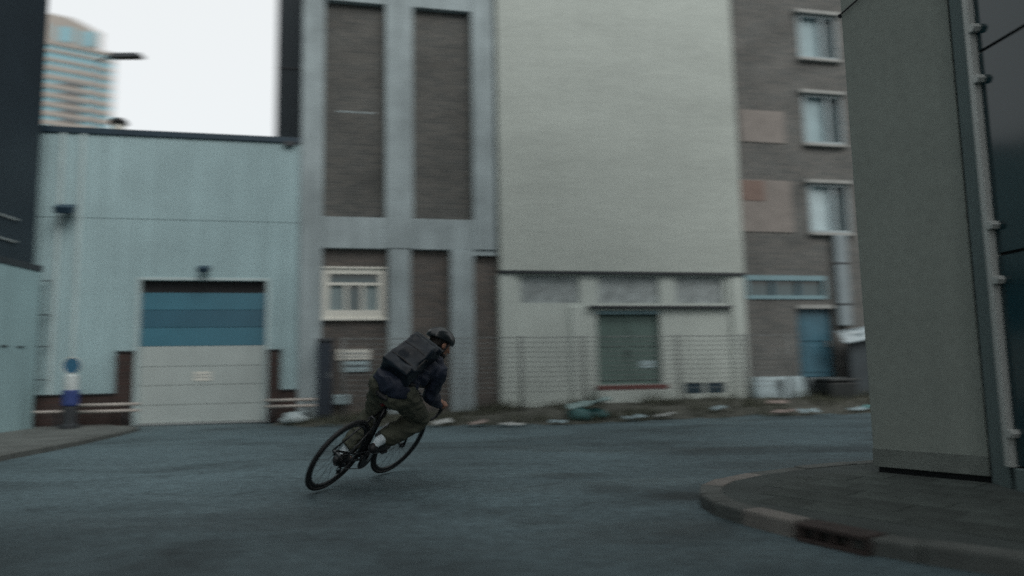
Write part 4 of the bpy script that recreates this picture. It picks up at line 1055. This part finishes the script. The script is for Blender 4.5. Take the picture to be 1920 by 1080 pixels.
# head gear
b = MB(); b.ell(H(-.018, 0, .03), (.100, .080, .098), HR)
for s in (-1, 1): b.ell(H(.01, s * .058, -.03), (.022, .018, .045), HR)
b.ell(H(.045, 0, -.088), (.052, .054, .050), HR); b.ell(H(-.06, 0, -.03), (.045, .066, .06), HR)
organic('hair_and_beard', b, hair_m, pe, .006, 3, .003, 40)
vs, fs = [], []; SEG, RG = 40, 16
for lay, k0 in ((0, 1.0), (1, .86)):
    for i in range(RG + 1):
        a = (pi * .56) * i / RG
        for k in range(SEG):
            q = 2 * pi * k / SEG
            y = sin(a) * sin(q); x = sin(a) * cos(q)
            r = k0
            if lay == 0:
                groove = max(0, cos(y * 15)) ** 3 * (0.10 if abs(y) < .8 and i > 1 else .03) * (1 if abs(x) < .93 else .3)
                r = 1.03 - groove
            tail = 1.12 if x < 0 else 1.0
            p = H(-.012 + .132 * r * x * tail, .098 * r * y, .050 + .094 * r * cos(a) - (.018 * max(0, -x)))
            vs.append(p)
L = (RG + 1) * SEG
for i in range(RG):
    for k in range(SEG):
        q4 = (i * SEG + k, (i + 1) * SEG + k, (i + 1) * SEG + (k + 1) % SEG, i * SEG + (k + 1) % SEG); fs += [q4, tuple(L + z_ for z_ in reversed(q4))]
for k in range(SEG): fs.append((RG * SEG + k, L + RG * SEG + k, L + RG * SEG + (k + 1) % SEG, RG * SEG + (k + 1) % SEG))
hm = MB().add(vs, fs).build('helmet', helm_m, pe, smooth=True)
for s in (-1, 1):
    m = MB(); m.tube([H(.03, s * .084, .03), H(.015, s * .080, -.03), H(.02, s * .062, -.085), H(.03, 0, -.128)], .006, 5); m.build('chin_strap', rubber_m, hm)
for s in (-1, 1):
    m = MB(); m.ell(H(.083, s * .031, .005), .012); m.build('eye', mat('eye_white', (.5, .48, .45), .3), pe, smooth=True)

# backpack
bp = thing('backpack', 'black coated roll-top backpack worn on the back of the cyclist', 'backpack', (0, 0, 0)); bp.matrix_world = BIKE
bc = V((.365, .02, 1.165)) + sz * .175
def Bp(x, y, z): return bc + sx * x + V((0, 1, 0)) * y + sz * z
b = MB(); n1 = 9
def rbox(mb, x0, x1, y0, y1, z0, z1, taper=1.0):
    pts = [(x0, y0, z0), (x1, y0 * taper, z0), (x1, y1 * taper, z0), (x0, y1, z0), (x0, y0, z1), (x1, y0 * taper, z1), (x1, y1 * taper, z1), (x0, y1, z1)]
    mb.add([Bp(*p) for p in pts], [(0, 3, 2, 1), (4, 5, 6, 7), (0, 1, 5, 4), (1, 2, 6, 5), (2, 3, 7, 6), (3, 0, 4, 7)])
rbox(b, -.215, .165, -.135, .135, -.095, .042, .85); rbox(b, .10, .22, -.12, .12, -.08, -.01)
bag = organic('bag_body', b, bag_m, bp, .009, 6, .022, 5, 4.0)
b = MB(); b.cap(Bp(.195, -.12, .0), .034, Bp(.195, .12, .0), .034); organic('roll_top', b, bag_m, bp, .008, 3, .004, 20)
for x_ in (-.12, .04):
    m = MB(); m.tube([Bp(x_, -.137, .0), Bp(x_, -.11, .05), Bp(x_, 0, .06), Bp(x_, .11, .05), Bp(x_, .137, .0)], .009, 6); m.build('compression_strap', rubber_m, bp)
for s in (-1, 1):
    m = MB(); m.tube([Bp(.22, s * .085, -.06), Bp(.30, s * .10, -.10), SHO[s] + V((.055, -s * .075, .03)), SHO[s] + V((.05, -s * .06, -.085)), SHO[s] + V((-.06, -s * .0, -.16)), Bp(-.17, s * .15, -.10)], .014, 8); m.build('shoulder_strap', rubber_m, bp, smooth=True)
    m = MB(); m.tube([Bp(.16, s * .115, .01), Bp(.05, s * .126, .036), Bp(-.10, s * .136, .02)], .008, 6); m.build('side_strap', rubber_m, bp)
